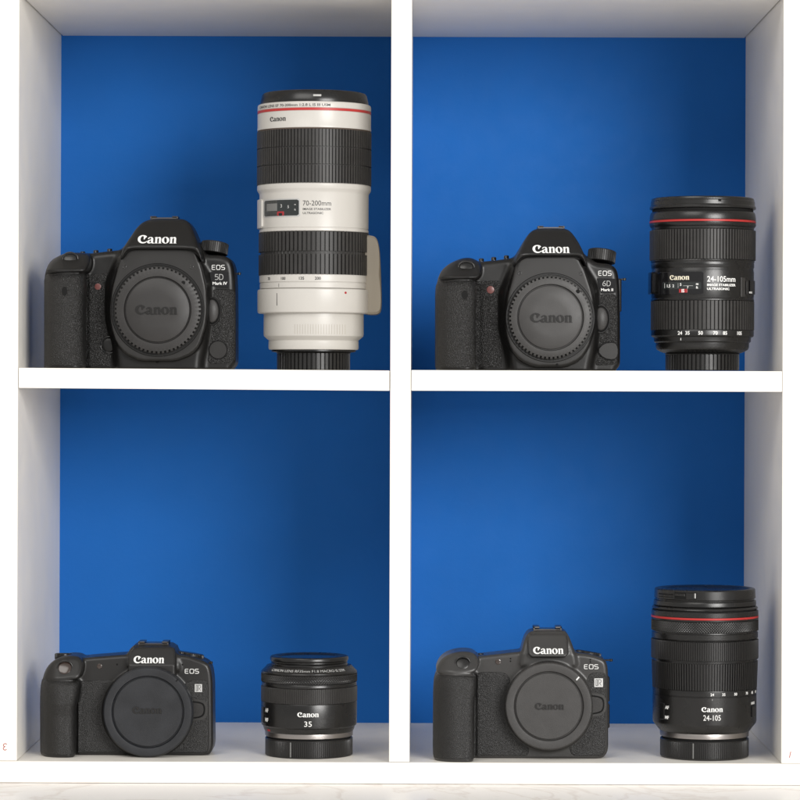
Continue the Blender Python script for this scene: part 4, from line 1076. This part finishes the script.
# ------------------------------------------------------------------ shelf, wall marks, table
def shelf():
    zt = (VY - -4.0)*P; zb = Z_LOW
    x = lambda px: (px - VX)*P
    zbot = (VY - 784.3)*P
    rt = thing('cube_shelf', 'white four-compartment cube shelf with bright blue back standing on a pale marble surface', 'shelf', (0, 100, zbot + .3))
    def board(name, a, rot=None, mt='white laminate', label=None):
        V, F = box_mesh(*a, bev=.35)
        if rot:
            cx = (a[0]+a[1])/2; cz = (a[4]+a[5])/2
            V = [(px, py, pz + rot*(px-cx)) for px, py, pz in V]
        return build(name, V, F, mt, rt, smooth=False, label=label)
    g = .25
    board('side_panel', (x(-2.5), x(18), 0, DEPTH+3, zb+g, zt+16))
    board('side_panel', (x(782.5), x(803.5), 0, DEPTH+3, zb+g, zt+16))
    board('divider', (x(390.2), x(410.75), 0, DEPTH, zb+g, zt-g))
    board('bottom_board', (x(-2.5), x(803.5), -.4, DEPTH+3, zbot+.3, zb))
    board('top_board', (x(18)+.9, x(782.5)-.9, .2, DEPTH+3, zt, zt+15.8))
    t = 20.6*P
    zl = Z_UP_L; board('shelf_board', (x(18.6), x(389.4), -.3, DEPTH-.6, zl-t+.3, zl), rot=-0.0042)
    zr = Z_UP_R; board('shelf_board', (x(411.3), x(782.0), -.3, DEPTH-.6, zr-t, zr))
    bp = (VX*0) ; e = .0
    V, F = box_mesh(x(18)-3, x(782.5)+3, DEPTH+.2, DEPTH+3.2, zb-3, zt+3, .1)
    build('back_panel', V, F, 'blue painted back', rt, smooth=False, label='bright blue back panel')
    # handwritten marks in red pencil on the front edges
    def stroke(name, pts, w=.27):
        p = [W(a, b, 0) for a, b in pts]; V = []; F = []
        for i, q in enumerate(p):
            a = p[max(0, i-1)]; b = p[min(len(p)-1, i+1)]; dx, dz = b[0]-a[0], b[2]-a[2]; l = math.hypot(dx, dz) or 1
            nx, nz = -dz/l*w, dx/l*w
            V += [(q[0]-nx, -.12, q[2]-nz), (q[0]+nx, -.12, q[2]+nz), (q[0]+nx, .1, q[2]+nz), (q[0]-nx, .1, q[2]-nz)]
        for i in range(len(p)-1):
            o = 4*i; F += [[o, o+1, o+5, o+4], [o+1, o+2, o+6, o+5], [o+3, o, o+4, o+7]]
        F += [[0, 3, 2, 1], [len(V)-4, len(V)-3, len(V)-2, len(V)-1]]
        return build(name, V, F, 'red mark', rt, smooth=False)
    stroke('pencil_mark', [(6.8,744.4),(5.6,743.6),(4.0,743.9),(3.3,745.2),(4.0,746.4),(5.4,746.7),(4.2,747.0),(3.2,748.2),(3.6,749.5),(5.0,750.2),(6.6,749.4)])
    stroke('pencil_mark', [(790.8,751.6),(790.2,754.0),(789.4,757.8)])
shelf()

# pale marble surface under the shelf
zt = (VY - 784.3)*P
V = [(-2500, -1500, zt), (2500, -1500, zt), (2500, 900, zt), (-2500, 900, zt), (-2500, -1500, zt-30), (2500, -1500, zt-30), (2500, 900, zt-30), (-2500, 900, zt-30)]
tb = build('tabletop', V, [[0,1,2,3],[4,7,6,5],[0,4,5,1],[1,5,6,2],[2,6,7,3],[3,7,4,0]], 'white marble', None, smooth=False)
tb['kind'] = 'structure'; tb['label'] = 'pale marble surface in front of the shelf'

for o in bpy.data.objects:
    if 'base' in o: del o['base']

# ------------------------------------------------------------------ light, camera
sc = bpy.context.scene
w = bpy.data.worlds.new('World'); sc.world = w; w.use_nodes = True
w.node_tree.nodes['Background'].inputs[0].default_value = (1.0, 0.985, 0.96, 1)
w.node_tree.nodes['Background'].inputs[1].default_value = 0.56

def area(name, loc, target, sx, sy, power, color=(1, 1, 1)):
    l = bpy.data.lights.new(name, 'AREA'); l.shape = 'RECTANGLE'; l.size = sx; l.size_y = sy; l.energy = power; l.color = color
    o = bpy.data.objects.new(name, l); C.objects.link(o); o.location = loc
    o.rotation_euler = (Vector(target) - Vector(loc)).to_track_quat('-Z', 'Y').to_euler()
    return o
area('window_light', (1.18, -2.35, 0.55), (0, 0.1, 0.0), 1.1, 0.9, 52, (1.0, 0.985, 0.965))
area('fill_light', (-0.9, -1.9, 1.5), (0, 0.1, -0.1), 1.6, 1.2, 20, (1.0, 0.97, 0.93))  # added fill that lifts floors and right walls, no such source seen

cd = bpy.data.cameras.new('Camera'); co = bpy.data.objects.new('Camera', cd); C.objects.link(co)
co.location = (0, -D*0.001, 0); co.rotation_euler = (math.pi/2, -ROLL, 0)
cd.sensor_width = 36; cd.lens = 36*D/(800*P); cd.shift_x = -(VX-400)/800; cd.shift_y = -(400-VY)/800
cd.clip_start = 0.05; cd.clip_end = 50
sc.camera = co
sc.view_settings.view_transform = 'Standard'; sc.view_settings.look = 'None'; sc.view_settings.gamma = 1
sc.view_settings.exposure = 0
sc.render.engine = 'CYCLES'
sc.cycles.use_denoising = True
sc.cycles.max_bounces = 8
